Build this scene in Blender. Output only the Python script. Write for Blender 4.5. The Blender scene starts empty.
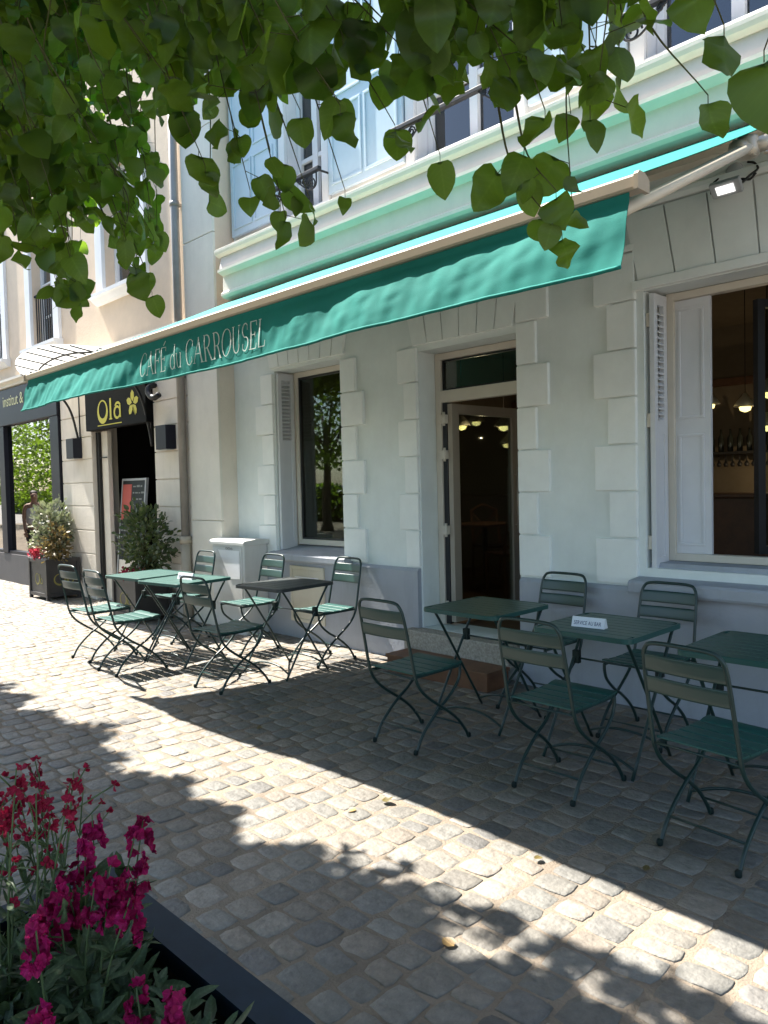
import bpy, bmesh, math, random
import numpy as np
from mathutils import Vector, Matrix, noise as mnoise
random.seed(7); rng = np.random.default_rng(7)
PI = math.pi
scn = bpy.context.scene
col = scn.collection
ROOT = {}                      # thing name -> base location used while building its parts

# ---------------------------------------------------------------- materials
def mat(name, base, rough=0.6, spec=0.4, metal=0.0, var=0.12, scale=6.0, bump=0.0, bscale=40.0, tint=None, coat=0.0):
    m = bpy.data.materials.new(name); m.use_nodes = True
    nt = m.node_tree; b = nt.nodes['Principled BSDF']
    b.inputs['Roughness'].default_value = rough
    b.inputs['Specular IOR Level'].default_value = spec
    b.inputs['Metallic'].default_value = metal
    if coat: b.inputs['Coat Weight'].default_value = coat
    tc = nt.nodes.new('ShaderNodeTexCoord')
    n = nt.nodes.new('ShaderNodeTexNoise'); n.inputs['Scale'].default_value = scale
    n.inputs['Detail'].default_value = 6; n.inputs['Roughness'].default_value = 0.65
    nt.links.new(tc.outputs['Object'], n.inputs['Vector'])
    r = nt.nodes.new('ShaderNodeMapRange')
    r.inputs['From Min'].default_value = 0.25; r.inputs['From Max'].default_value = 0.75
    r.inputs['To Min'].default_value = 0; r.inputs['To Max'].default_value = 1
    nt.links.new(n.outputs['Fac'], r.inputs['Value'])
    mx = nt.nodes.new('ShaderNodeMix'); mx.data_type = 'RGBA'
    lo = [c*(1-var) for c in base]; hi = [min(1, c*(1+var)) for c in base]
    if tint: lo = list(tint)
    mx.inputs['A'].default_value = (*lo, 1); mx.inputs['B'].default_value = (*hi, 1)
    nt.links.new(r.outputs['Result'], mx.inputs['Factor'])
    nt.links.new(mx.outputs['Result'], b.inputs['Base Color'])
    if bump:
        n2 = nt.nodes.new('ShaderNodeTexNoise'); n2.inputs['Scale'].default_value = bscale
        n2.inputs['Detail'].default_value = 5
        nt.links.new(tc.outputs['Object'], n2.inputs['Vector'])
        bp = nt.nodes.new('ShaderNodeBump'); bp.inputs['Strength'].default_value = bump
        bp.inputs['Distance'].default_value = 0.01
        nt.links.new(n2.outputs['Fac'], bp.inputs['Height'])
        nt.links.new(bp.outputs['Normal'], b.inputs['Normal'])
    return m

def grime_mat(name, base, dirt, rough=0.7, bump=0.15, bscale=60, stretch=(3, 3, .5), amount=.5):
    """wall paint or stone with vertical streaks and blotches of dirt"""
    m = mat(name, base, rough, .25, var=.07, scale=3, bump=bump, bscale=bscale)
    nt = m.node_tree; b = nt.nodes['Principled BSDF']
    src = b.inputs['Base Color'].links[0].from_socket
    tc = nt.nodes['Texture Coordinate']
    mp = nt.nodes.new('ShaderNodeMapping'); mp.inputs['Scale'].default_value = stretch
    nt.links.new(tc.outputs['Object'], mp.inputs['Vector'])
    n = nt.nodes.new('ShaderNodeTexNoise'); n.inputs['Scale'].default_value = 2.2; n.inputs['Detail'].default_value = 9
    n.inputs['Roughness'].default_value = .7
    nt.links.new(mp.outputs['Vector'], n.inputs['Vector'])
    r = nt.nodes.new('ShaderNodeMapRange'); r.inputs['From Min'].default_value = .5; r.inputs['From Max'].default_value = .8
    r.inputs['To Max'].default_value = amount
    nt.links.new(n.outputs['Fac'], r.inputs['Value'])
    mx = nt.nodes.new('ShaderNodeMix'); mx.data_type = 'RGBA'
    nt.links.new(r.outputs['Result'], mx.inputs['Factor'])
    nt.links.new(src, mx.inputs['A']); mx.inputs['B'].default_value = (*dirt, 1)
    nt.links.new(mx.outputs['Result'], b.inputs['Base Color'])
    return m

def glass_mat(name, tint=(.8, .86, .84), refl=1.0, ior=1.5):
    m = bpy.data.materials.new(name); m.use_nodes = True
    nt = m.node_tree; nt.nodes.clear()
    o = nt.nodes.new('ShaderNodeOutputMaterial'); mx = nt.nodes.new('ShaderNodeMixShader')
    t = nt.nodes.new('ShaderNodeBsdfTransparent'); t.inputs['Color'].default_value = (*tint, 1)
    g = nt.nodes.new('ShaderNodeBsdfGlossy'); g.inputs['Roughness'].default_value = .015
    f = nt.nodes.new('ShaderNodeFresnel'); f.inputs['IOR'].default_value = ior
    mm = nt.nodes.new('ShaderNodeMath'); mm.operation = 'MULTIPLY'; mm.use_clamp = True; mm.inputs[1].default_value = refl
    nt.links.new(f.outputs[0], mm.inputs[0]); nt.links.new(mm.outputs[0], mx.inputs[0])
    nt.links.new(t.outputs[0], mx.inputs[1]); nt.links.new(g.outputs[0], mx.inputs[2])
    nt.links.new(mx.outputs[0], o.inputs['Surface'])
    return m

def leaf_mat(name, a, b_, trans, tw=.4, rough=.42, spec=.4):
    """leaf blades: colour differs from leaf to leaf (attribute 'tone'), light passes through"""
    m = bpy.data.materials.new(name); m.use_nodes = True
    nt = m.node_tree; p = nt.nodes['Principled BSDF']; o = nt.nodes['Material Output']
    at = nt.nodes.new('ShaderNodeAttribute'); at.attribute_name = 'tone'
    mx = nt.nodes.new('ShaderNodeMix'); mx.data_type = 'RGBA'
    mx.inputs['A'].default_value = (*a, 1); mx.inputs['B'].default_value = (*b_, 1)
    nt.links.new(at.outputs['Fac'], mx.inputs['Factor'])
    tc = nt.nodes.new('ShaderNodeTexCoord'); n = nt.nodes.new('ShaderNodeTexNoise')
    n.inputs['Scale'].default_value = 35; n.inputs['Detail'].default_value = 4
    nt.links.new(tc.outputs['Object'], n.inputs['Vector'])
    hs = nt.nodes.new('ShaderNodeHueSaturation')
    ah = nt.nodes.new('ShaderNodeAttribute'); ah.attribute_name = 'hue'          # distance from the midrib
    rb = nt.nodes.new('ShaderNodeMapRange'); rb.inputs['From Max'].default_value = .10; rb.inputs['To Min'].default_value = 1.7; rb.inputs['To Max'].default_value = 1.0
    nt.links.new(ah.outputs['Fac'], rb.inputs['Value'])
    av = nt.nodes.new('ShaderNodeAttribute'); av.attribute_name = 'vein'         # side veins, running from the midrib towards the tip
    m9 = nt.nodes.new('ShaderNodeMath'); m9.operation = 'MULTIPLY'; m9.inputs[1].default_value = 46; nt.links.new(av.outputs['Fac'], m9.inputs[0])
    ms_ = nt.nodes.new('ShaderNodeMath'); ms_.operation = 'SINE'; nt.links.new(m9.outputs[0], ms_.inputs[0])
    rv = nt.nodes.new('ShaderNodeMapRange'); rv.inputs['From Min'].default_value = .55; rv.inputs['From Max'].default_value = 1.0; rv.inputs['To Min'].default_value = 1.0; rv.inputs['To Max'].default_value = 1.35
    nt.links.new(ms_.outputs[0], rv.inputs['Value'])
    r = nt.nodes.new('ShaderNodeMapRange'); r.inputs['To Min'].default_value = .6; r.inputs['To Max'].default_value = 1.4
    nt.links.new(n.outputs['Fac'], r.inputs['Value']); mv = nt.nodes.new('ShaderNodeMath'); mv.operation = 'MULTIPLY'; nt.links.new(r.outputs[0], mv.inputs[0]); m8 = nt.nodes.new('ShaderNodeMath'); m8.operation = 'MULTIPLY'; nt.links.new(rb.outputs[0], m8.inputs[0]); nt.links.new(rv.outputs[0], m8.inputs[1]); nt.links.new(m8.outputs[0], mv.inputs[1]); nt.links.new(mv.outputs[0], hs.inputs['Value'])
    nt.links.new(mx.outputs['Result'], hs.inputs['Color'])
    nt.links.new(hs.outputs['Color'], p.inputs['Base Color'])
    p.inputs['Roughness'].default_value = rough; p.inputs['Specular IOR Level'].default_value = spec
    bp = nt.nodes.new('ShaderNodeBump'); bp.inputs['Strength'].default_value = .25; bp.inputs['Distance'].default_value = .004
    nt.links.new(n.outputs['Fac'], bp.inputs['Height']); nt.links.new(bp.outputs[0], p.inputs['Normal'])
    tr = nt.nodes.new('ShaderNodeBsdfTranslucent'); tr.inputs['Color'].default_value = (*trans, 1)
    ms = nt.nodes.new('ShaderNodeMixShader'); ms.inputs[0].default_value = tw
    nt.links.new(p.outputs[0], ms.inputs[1]); nt.links.new(tr.outputs[0], ms.inputs[2])
    nt.links.new(ms.outputs[0], o.inputs['Surface'])
    return m

def emit_mat(name, color, strength):
    m = bpy.data.materials.new(name); m.use_nodes = True
    b = m.node_tree.nodes['Principled BSDF']
    b.inputs['Base Color'].default_value = (*color, 1)
    b.inputs['Emission Color'].default_value = (*color, 1); b.inputs['Emission Strength'].default_value = strength
    return m

def stone_mat():
    m = bpy.data.materials.new('sett_stone'); m.use_nodes = True
    nt = m.node_tree; b = nt.nodes['Principled BSDF']; L = nt.links.new
    at = nt.nodes.new('ShaderNodeAttribute'); at.attribute_name = 'tone'
    a2 = nt.nodes.new('ShaderNodeAttribute'); a2.attribute_name = 'hue'
    cr = nt.nodes.new('ShaderNodeValToRGB'); e = cr.color_ramp.elements
    e[0].position = 0; e[0].color = (.150, .142, .132, 1); e[1].position = 1; e[1].color = (.25, .222, .188, 1)
    for p_, c_ in ((.25, (.176, .170, .153)), (.5, (.200, .184, .159)), (.75, (.225, .194, .159))):
        x = cr.color_ramp.elements.new(p_); x.color = (*c_, 1)
    L(a2.outputs['Fac'], cr.inputs['Fac'])
    tc = nt.nodes.new('ShaderNodeTexCoord')
    n = nt.nodes.new('ShaderNodeTexNoise'); n.inputs['Scale'].default_value = 18; n.inputs['Detail'].default_value = 10
    n.inputs['Roughness'].default_value = .72
    L(tc.outputs['Object'], n.inputs['Vector'])
    n3 = nt.nodes.new('ShaderNodeTexNoise'); n3.inputs['Scale'].default_value = 1.1; n3.inputs['Detail'].default_value = 5
    L(tc.outputs['Object'], n3.inputs['Vector'])
    mr = nt.nodes.new('ShaderNodeMapRange'); mr.inputs['From Min'].default_value = .25; mr.inputs['From Max'].default_value = .75
    mr.inputs['To Min'].default_value = .62; mr.inputs['To Max'].default_value = 1.34
    L(n.outputs['Fac'], mr.inputs['Value'])
    mr2 = nt.nodes.new('ShaderNodeMapRange'); mr2.inputs['To Min'].default_value = .80; mr2.inputs['To Max'].default_value = 1.18
    L(at.outputs['Fac'], mr2.inputs['Value'])
    mr3 = nt.nodes.new('ShaderNodeMapRange'); mr3.inputs['From Min'].default_value = .3; mr3.inputs['From Max'].default_value = .7
    mr3.inputs['To Min'].default_value = .76; mr3.inputs['To Max'].default_value = 1.12
    L(n3.outputs['Fac'], mr3.inputs['Value'])
    m1 = nt.nodes.new('ShaderNodeMath'); m1.operation = 'MULTIPLY'; L(mr.outputs[0], m1.inputs[0]); L(mr2.outputs[0], m1.inputs[1])
    m2 = nt.nodes.new('ShaderNodeMath'); m2.operation = 'MULTIPLY'; L(m1.outputs[0], m2.inputs[0]); L(mr3.outputs[0], m2.inputs[1])
    hs = nt.nodes.new('ShaderNodeHueSaturation'); L(m2.outputs[0], hs.inputs['Value']); L(cr.outputs['Color'], hs.inputs['Color'])
    L(hs.outputs['Color'], b.inputs['Base Color'])
    b.inputs['Roughness'].default_value = .62; b.inputs['Specular IOR Level'].default_value = .35
    n2 = nt.nodes.new('ShaderNodeTexNoise'); n2.inputs['Scale'].default_value = 45; n2.inputs['Detail'].default_value = 7
    L(tc.outputs['Object'], n2.inputs['Vector'])
    bp = nt.nodes.new('ShaderNodeBump'); bp.inputs['Strength'].default_value = .7; bp.inputs['Distance'].default_value = .012
    L(n2.outputs['Fac'], bp.inputs['Height']); L(bp.outputs[0], b.inputs['Normal'])
    return m

M = dict(
    paint=grime_mat('facade_paint', (.75, .79, .77), (.63, .67, .65), .75, .12, 70, amount=.35),
    quoin=grime_mat('quoin_paint', (.84, .86, .835), (.73, .75, .73), .7, .10, 70, amount=.3),
    plinth=grime_mat('plinth_paint', (.37, .39, .43), (.26, .265, .28), .75, .2, 50, amount=.6),
    cream=mat('cream_paint', (.66, .62, .55), .5, .4, var=.05),
    white=grime_mat('white_paint', (.74, .74, .74), (.62, .62, .62), .55, .05, 40, amount=.3),
    shutter=mat('shutter_paint', (.66, .67, .70), .5, .35, var=.04),
    blueshut=mat('blue_shutter_paint', (.52, .63, .70), .5, .35, var=.05),
    cornice=grime_mat('cornice_paint', (.83, .745, .645), (.70, .64, .56), .7, .1, 60, amount=.35),
    cornice_green=grime_mat('cornice_green', (.66, .61, .56), (.56, .53, .49), .7, .1, 60, amount=.35),
    frame=mat('window_frame_cream', (.62, .57, .49), .45, .4, var=.04),
    doorframe=mat('door_frame_taupe', (.36, .315, .26), .4, .45, var=.05),
    darkmetal=mat('dark_metal', (.012, .013, .016), .4, .5, var=.2),
    iron=mat('black_iron', (.012, .012, .013), .5, .4, var=.3),
    pane=glass_mat('clear_glass', (.74, .80, .78), .7),
    winpane=glass_mat('window_glass', (.5, .56, .54), .45),
    shoppane=glass_mat('shop_glass', (.28, .30, .30), 2.8),
    uppane=glass_mat('upper_glass', (.30, .34, .38), 2.2),
    room=mat('room_wall', (.15, .125, .09), .9, .2, var=.1),
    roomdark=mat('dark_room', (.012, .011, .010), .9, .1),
    roomfloor=mat('room_floor', (.10, .055, .03), .5, .4, var=.2),
    tan=grime_mat('tan_render', (.70, .56, .42), (.58, .46, .35), .85, .25, 40, (2, 2, .5), .45),
    stone=grime_mat('ground_stone', (.74, .67, .58), (.52, .46, .39), .85, .3, 45, (2.5, 2.5, .6), .6),
    pilaster=grime_mat('pilaster_stone', (.72, .68, .60), (.60, .56, .49), .85, .2, 45, (2.5, 2.5, .4), .5),
    navy=mat('navy_shopfront', (.014, .015, .024), .5, .22, var=.12),
    greyplinth=grime_mat('shop_plinth', (.11, .105, .105), (.07, .07, .07), .7, .2, 50),
    fabric=None, chair=mat('green_steel', (.010, .032, .029), .38, .5, var=.1, scale=12, bump=.02, bscale=200),
    chairtop=mat('green_steel_slats', (.016, .078, .066), .42, .5, var=.08, scale=9, bump=.03, bscale=160),
    chairback=mat('green_steel_backs', (.012, .043, .037), .36, .65, var=.08, scale=9, bump=.03, bscale=160),
    blacktop=mat('charcoal_steel', (.035, .042, .042), .42, .5, var=.12, scale=9, bump=.03, bscale=160),
    rubber=mat('black_rubber', (.008, .018, .016), .7, .3),
    bar=mat('awning_bar', (.44, .36, .27), .45, .4, var=.05),
    arm=mat('awning_arm', (.70, .62, .50), .4, .45, var=.05),
    alu=mat('cast_aluminium', (.50, .45, .37), .4, .5, metal=.3, var=.1),
    letter=mat('awning_letters', (.50, .60, .55), .7, .2, var=.04),
    yellow=mat('sign_yellow', (.55, .50, .05), .5, .3, var=.05),
    logo=mat('planter_logo', (.20, .18, .05), .6, .3, var=.1),
    signgreen=mat('sign_letters', (.70, .66, .34), .5, .3, var=.05),
    signblack=mat('sign_black', (.005, .005, .005), .7, .12, var=.3),
    pipe=mat('zinc_pipe', (.27, .25, .23), .5, .4, metal=.2, var=.15),
    castpipe=mat('cast_pipe', (.46, .40, .32), .7, .3, var=.1),
    opal=None, granite=mat('granite', (.36, .33, .275), .7, .35, var=.45, scale=55, bump=.4, bscale=70),
    wood=mat('step_wood', (.15, .07, .036), .5, .35, var=.3, scale=7),
    wooddark=mat('interior_wood', (.075, .032, .014), .45, .4, var=.3, scale=10),
    cabinet=grime_mat('cabinet_grey', (.60, .60, .585), (.48, .48, .46), .55, .05, 40, amount=.4),
    meter=grime_mat('meter_cream', (.60, .56, .46), (.48, .44, .36), .6, .05, 40, amount=.4),
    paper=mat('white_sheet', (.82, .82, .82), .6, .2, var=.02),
    signwhite=mat('sign_white', (.78, .80, .84), .4, .4, var=.02),
    navyink=mat('navy_ink', (.012, .025, .11), .5, .3, var=.02),
    greyink=mat('grey_ink', (.2, .2, .2), .5, .3, var=.02),
    planter=mat('planter_metal', (.012, .026, .044), .6, .22, var=.2, scale=20, bump=.03, bscale=200),
    planterbox=mat('planter_charcoal', (.035, .033, .033), .5, .4, var=.2),
    soil=mat('soil', (.035, .024, .016), .95, .1, var=.5, scale=30, bump=.8, bscale=60),
    bark=mat('bark', (.10, .08, .06), .9, .2, var=.4, scale=12, bump=.9, bscale=25),
    twig=mat('twig', (.075, .075, .028), .8, .2, var=.3),
    greentwig=mat('green_stem', (.085, .125, .05), .6, .3, var=.2),
    leaf=leaf_mat('tree_leaf', (.006, .018, .004), (.062, .098, .018), (.27, .44, .028), .42, .42, .35),
    shrubleaf=leaf_mat('shrub_leaf', (.035, .060, .022), (.085, .10, .045), (.10, .16, .03), .25),
    varileaf=leaf_mat('variegated_leaf', (.055, .085, .045), (.36, .34, .25), (.18, .22, .10), .25),
    rustleaf=leaf_mat('rust_leaf', (.10, .085, .03), (.26, .17, .07), (.18, .14, .04), .25),
    greyleaf=leaf_mat('stock_leaf', (.035, .062, .028), (.075, .105, .055), (.09, .15, .04), .25, .5),
    petal=leaf_mat('magenta_petal', (.19, .003, .042), (.36, .010, .105), (.40, .008, .09), .3, .6, .2),
    petalred=leaf_mat('crimson_petal', (.16, .005, .020), (.30, .014, .048), (.36, .01, .045), .3, .6, .2),
    petalpink=leaf_mat('pink_petal', (.40, .04, .07), (.55, .10, .12), (.5, .05, .08), .3, .6, .2),
    skin=mat('skin', (.42, .25, .18), .6, .3, var=.05), cloth=mat('white_cotton', (.85, .85, .86), .9, .1, var=.05),
    short=mat('dark_cotton', (.05, .05, .06), .9, .1), hair=mat('brown_hair', (.05, .03, .02), .6, .3),
    board=mat('slate_board', (.020, .024, .024), .6, .3, var=.3), redpaper=mat('red_paper', (.50, .12, .10), .7, .2, var=.08),
    chalk=mat('chalk', (.25, .26, .25), .9, .1), lampglow=emit_mat('lamp_glow', (1., .84, .30), .75),
    floodglow=emit_mat('flood_glow', (1., .98, .95), .34), greylamp=mat('grey_lamp', (.40, .41, .42), .45, .4),
    wire=mat('black_wire', (.01, .01, .01), .5, .4), sett=stone_mat(), bottle=mat('bottle_glass', (.03, .035, .03), .12, .6, var=.3),
    mortar=mat('sand_joint', (.245, .20, .152), .95, .1, var=.25, scale=3.5, bump=.8, bscale=90, tint=(.15, .125, .10)),
    ground=mat('far_paving', (.27, .25, .22), .9, .2, var=.2, scale=2, bump=.3, bscale=30),
)
def fabric_mat():
    m = mat('awning_fabric', (.024, .235, .205), .8, .15, var=.14, scale=3, bump=.10, bscale=350)
    nt = m.node_tree; p = nt.nodes['Principled BSDF']; o = nt.nodes['Material Output']
    tr = nt.nodes.new('ShaderNodeBsdfTranslucent'); tr.inputs['Color'].default_value = (.012, .19, .16, 1)
    ms = nt.nodes.new('ShaderNodeMixShader'); ms.inputs[0].default_value = .13
    nt.links.new(p.outputs[0], ms.inputs[1]); nt.links.new(tr.outputs[0], ms.inputs[2]); nt.links.new(ms.outputs[0], o.inputs['Surface'])
    return m
M['fabric'] = fabric_mat()
def opal_mat():
    m = mat('opal_glass', (.78, .78, .76), .3, .5, var=.02)
    nt = m.node_tree; p = nt.nodes['Principled BSDF']; o = nt.nodes['Material Output']
    tr = nt.nodes.new('ShaderNodeBsdfTranslucent'); tr.inputs['Color'].default_value = (.8, .8, .77, 1)
    ms = nt.nodes.new('ShaderNodeMixShader'); ms.inputs[0].default_value = .5
    nt.links.new(p.outputs[0], ms.inputs[1]); nt.links.new(tr.outputs[0], ms.inputs[2]); nt.links.new(ms.outputs[0], o.inputs['Surface'])
    return m
M['opal'] = opal_mat()

# ---------------------------------------------------------------- mesh builder
def crom(pts, n=8):
    """smooth curve through the points"""
    P = [Vector(p) for p in pts]; P = [P[0]*2-P[1]] + P + [P[-1]*2-P[-2]]
    out = []
    for i in range(1, len(P)-2):
        for k in range(n):
            t = k/n
            out.append(.5*((2*P[i]) + (P[i+1]-P[i-1])*t + (2*P[i-1]-5*P[i]+4*P[i+1]-P[i+2])*t*t + (3*P[i]-P[i-1]-3*P[i+1]+P[i+2])*t**3))
    out.append(P[-2]); return out

class MB:
    def __init__(s): s.vein = []; s.v = []; s.f = []; s.sm = []; s.tone = []; s.hue = []
    def add(s, vs, fs, smooth=False, tone=0., hue=0.):
        o = len(s.v); s.v += [tuple(p) for p in vs]; s.tone += [tone]*len(vs); s.hue += [hue]*len(vs)
        for f in fs: s.f.append([i+o for i in f]); s.sm.append(smooth)
        return s
    def box(s, x0, x1, y0, y1, z0, z1, bev=0.0):
        if bev <= 0:
            return s.add([(x0,y0,z0),(x1,y0,z0),(x1,y1,z0),(x0,y1,z0),(x0,y0,z1),(x1,y0,z1),(x1,y1,z1),(x0,y1,z1)],
                  [(0,3,2,1),(4,5,6,7),(0,1,5,4),(1,2,6,5),(2,3,7,6),(3,0,4,7)])
        bm = bmesh.new(); bmesh.ops.create_cube(bm, size=1)
        for v in bm.verts: v.co = Vector(((x0+x1)/2+v.co.x*(x1-x0), (y0+y1)/2+v.co.y*(y1-y0), (z0+z1)/2+v.co.z*(z1-z0)))
        bmesh.ops.bevel(bm, geom=bm.edges[:], offset=bev, segments=2, affect='EDGES', profile=.6)
        bm.verts.ensure_lookup_table()
        s.add([v.co[:] for v in bm.verts], [[v.index for v in f.verts] for f in bm.faces]); bm.free(); return s
    def quad(s, a, b, c, d): return s.add([a, b, c, d], [(0, 1, 2, 3)])
    def tube(s, pts, r, n=8, caps=True, flat=1.0):
        P = [Vector(p) for p in pts]; rs = r if isinstance(r, (list, tuple)) else [r]*len(P)
        vs = []; fs = []; up = None
        for i, p in enumerate(P):
            t = (P[min(i+1, len(P)-1)]-P[max(i-1, 0)])
            if t.length < 1e-9: t = Vector((0, 0, 1))
            t.normalize()
            if up is None:
                a = Vector((0, 0, 1)) if abs(t.z) < .9 else Vector((0, 1, 0)); up = t.cross(a).normalized()
            u = (up - t*up.dot(t))
            if u.length < 1e-6: u = t.orthogonal()
            u.normalize(); up = u; w = t.cross(u)
            for k in range(n):
                a = 2*PI*k/n; vs.append(p+u*math.cos(a)*rs[i]+w*math.sin(a)*rs[i]*flat)
        for i in range(len(P)-1):
            for k in range(n):
                k2 = (k+1) % n; fs.append((i*n+k, i*n+k2, (i+1)*n+k2, (i+1)*n+k))
        if caps: fs += [tuple(range(n-1, -1, -1)), tuple((len(P)-1)*n+k for k in range(n))]
        return s.add(vs, fs, True)
    def prism(s, poly, a0, a1, axis='x'):
        """closed 2-D outline pushed along an axis"""
        n = len(poly)
        def put(p, a): return {'x': (a, p[0], p[1]), 'y': (p[0], a, p[1]), 'z': (p[0], p[1], a)}[axis]
        return s.add([put(p, a0) for p in poly]+[put(p, a1) for p in poly],
              [(i, (i+1) % n, n+(i+1) % n, n+i) for i in range(n)]+[tuple(range(n-1, -1, -1)), tuple(range(n, 2*n))])
    def lathe(s, c, prof, n=16):
        vs = []; fs = []
        for (r, z) in prof:
            for k in range(n): vs.append((c[0]+r*math.cos(2*PI*k/n), c[1]+r*math.sin(2*PI*k/n), c[2]+z))
        for i in range(len(prof)-1):
            for k in range(n): fs.append((i*n+k, i*n+(k+1) % n, (i+1)*n+(k+1) % n, (i+1)*n+k))
        fs += [tuple(range(n-1, -1, -1)), tuple((len(prof)-1)*n+k for k in range(n))]
        return s.add(vs, fs, True)
    def grid(s, fn, nu, nv, smooth=True):
        vs = [fn(i/nu, j/nv) for j in range(nv+1) for i in range(nu+1)]
        fs = [(j*(nu+1)+i, j*(nu+1)+i+1, (j+1)*(nu+1)+i+1, (j+1)*(nu+1)+i) for j in range(nv) for i in range(nu)]
        return s.add(vs, fs, smooth)
    def arrays(s, V, F, tone=None, hue=None):
        """big numpy block: V (n,3), F list of index lists already local"""
        o = len(s.v); s.v += [tuple(p) for p in V.tolist()]
        s.tone += tone.tolist() if tone is not None else [0.]*len(V)
        s.hue += hue.tolist() if hue is not None else [0.]*len(V)
        s.f += (F+o).tolist(); s.sm += [True]*len(F); return s
    def build(s, name, m, parent=None, attrs=False):
        me = bpy.data.meshes.new(name)
        off = Vector((0, 0, 0))
        if parent is not None: off = ROOT[parent.name]
        vs = s.v if off.length == 0 else [(p[0]-off.x, p[1]-off.y, p[2]-off.z) for p in s.v]
        me.from_pydata(vs, [], s.f); me.polygons.foreach_set('use_smooth', s.sm)
        if attrs:
            a = me.attributes.new('tone', 'FLOAT', 'POINT'); a.data.foreach_set('value', s.tone)
            a = me.attributes.new('hue', 'FLOAT', 'POINT'); a.data.foreach_set('value', s.hue)
            if len(s.vein) == len(s.v): a = me.attributes.new('vein', 'FLOAT', 'POINT'); a.data.foreach_set('value', s.vein)
        me.materials.append(m); me.update()
        o = bpy.data.objects.new(name, me); col.objects.link(o)
        if parent is not None: o.parent = parent
        ROOT[o.name] = off
        return o

def thing(name, loc, label, cat, group=None):
    o = bpy.data.objects.new(name, None); col.objects.link(o); o.location = loc; o.empty_display_size = .1
    o['label'] = label; o['category'] = cat
    if group: o['group'] = group
    ROOT[o.name] = Vector(loc); return o
def tag(o, label, cat, group=None):
    o['label'] = label; o['category'] = cat
    if group: o['group'] = group
    return o
def struct(o): o['kind'] = 'structure'; return o
def copy_tree(o, parent=None):
    c = o.copy(); col.objects.link(c); c.parent = parent
    for ch in list(o.children): copy_tree(ch, c)
    return c
def text_mb(txt, size, put, mb=None, extrude=0.0):
    """lettering from the built-in font, each vertex placed by put(u, v)"""
    cu = bpy.data.curves.new('tmp', 'FONT'); cu.body = txt; cu.size = size; cu.resolution_u = 3
    ob = bpy.data.objects.new('tmp', cu); col.objects.link(ob)
    dg = bpy.context.evaluated_depsgraph_get(); me = bpy.data.meshes.new_from_object(ob.evaluated_get(dg))
    mb = mb or MB()
    mb.add([put(v.co.x, v.co.y) for v in me.vertices], [list(p.vertices) for p in me.polygons])
    bpy.data.objects.remove(ob); bpy.data.curves.remove(cu); bpy.data.meshes.remove(me)
    return mb

# ---------------------------------------------------------------- constants of the place (metres)
FY = 4.70        # plane of the cafe facade
NY = 4.50        # plane of the neighbouring facade
NX = -7.11       # corner between them

# ---------------------------------------------------------------- ground
g = MB(); g.quad((-300, -300, -.03), (300, -300, -.03), (300, 300, -.03), (-300, 300, -.03))
struct(g.build('ground', M['ground']))
g = MB(); g.grid(lambda u, v: (-40+50*u, -14+19.2*v, .0002), 2, 2); struct(g.build('pavement_bed', M['mortar']))
def setts():
    V = []; F = []; T = []; Hh = []; base = 0
    ring = 12
    angs = np.linspace(0, 2*PI, ring, endpoint=False)+.26
    ca, sa = np.cos(angs), np.sin(angs)
    sup = (np.abs(ca)**6.5+np.abs(sa)**6.5)**(-1/6.5)       # rounded rectangle
    ux, uy = ca*sup, sa*sup
    fr = np.array([[0*ring+k, 0*ring+(k+1) % ring, ring+(k+1) % ring, ring+k] for k in range(ring)])
    fs = np.concatenate([fr, fr+ring])
    x = -20.0
    while x < 4.2:
        w = random.uniform(.125, .175)
        y = -2.4+random.uniform(0, .1)
        while y < 4.68:
            l = random.choice([random.uniform(.09, .125), random.uniform(.115, .165)])
            if y+l > 4.69: l = 4.69-y
            if l > .04:
                yc = y+l/2; wob = .035*math.sin(yc*1.7+x*.9)+.02*math.sin(yc*3.9+x*2.3)+.012*math.sin(x*1.7)
                cxs = x+w/2+wob+random.uniform(-.006, .006)
                gap = random.uniform(.006, .014)
                hw, hl = w/2-gap*.8, l/2-gap*.6
                jit = rng.normal(0, .035, ring)
                px = ux*(1+jit)*hw; py = uy*(1+np.roll(jit, 2))*hl
                sk = random.uniform(-.10, .10); py = py+px*sk
                tx, ty = random.gauss(0, .013), random.gauss(0, .013); dz = random.gauss(0, .0013)
                dome = random.uniform(.002, .007)
                def lvl(k, z): 
                    X = px*k; Y = py*k
                    return np.stack([cxs+X, yc+Y, np.full(ring, z+dz)+X*tx+Y*ty], 1)
                vs = np.concatenate([lvl(1, -.010), lvl(.99, .0002), lvl(.955, .0024), lvl(.6, .0027+dome*.16)])
                n = len(vs)
                V.append(vs); 
                ff = np.concatenate([fr, fr+ring, fr+2*ring]); F += (ff+base).tolist(); F.append([base+3*ring+k for k in range(ring)])
                T.append(np.full(n, random.random())); Hh.append(np.full(n, min(1, max(0, random.gauss(.45, .27)))))
                base += n
            y += l
        x += w
    mb = MB(); VV = np.concatenate(V); mb.v = [tuple(p) for p in VV.tolist()]; mb.f = F; mb.sm = [True]*len(F)
    mb.tone = np.concatenate(T).tolist(); mb.hue = np.concatenate(Hh).tolist()
    return struct(mb.build('pavement', M['sett'], attrs=True))
setts()

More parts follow.
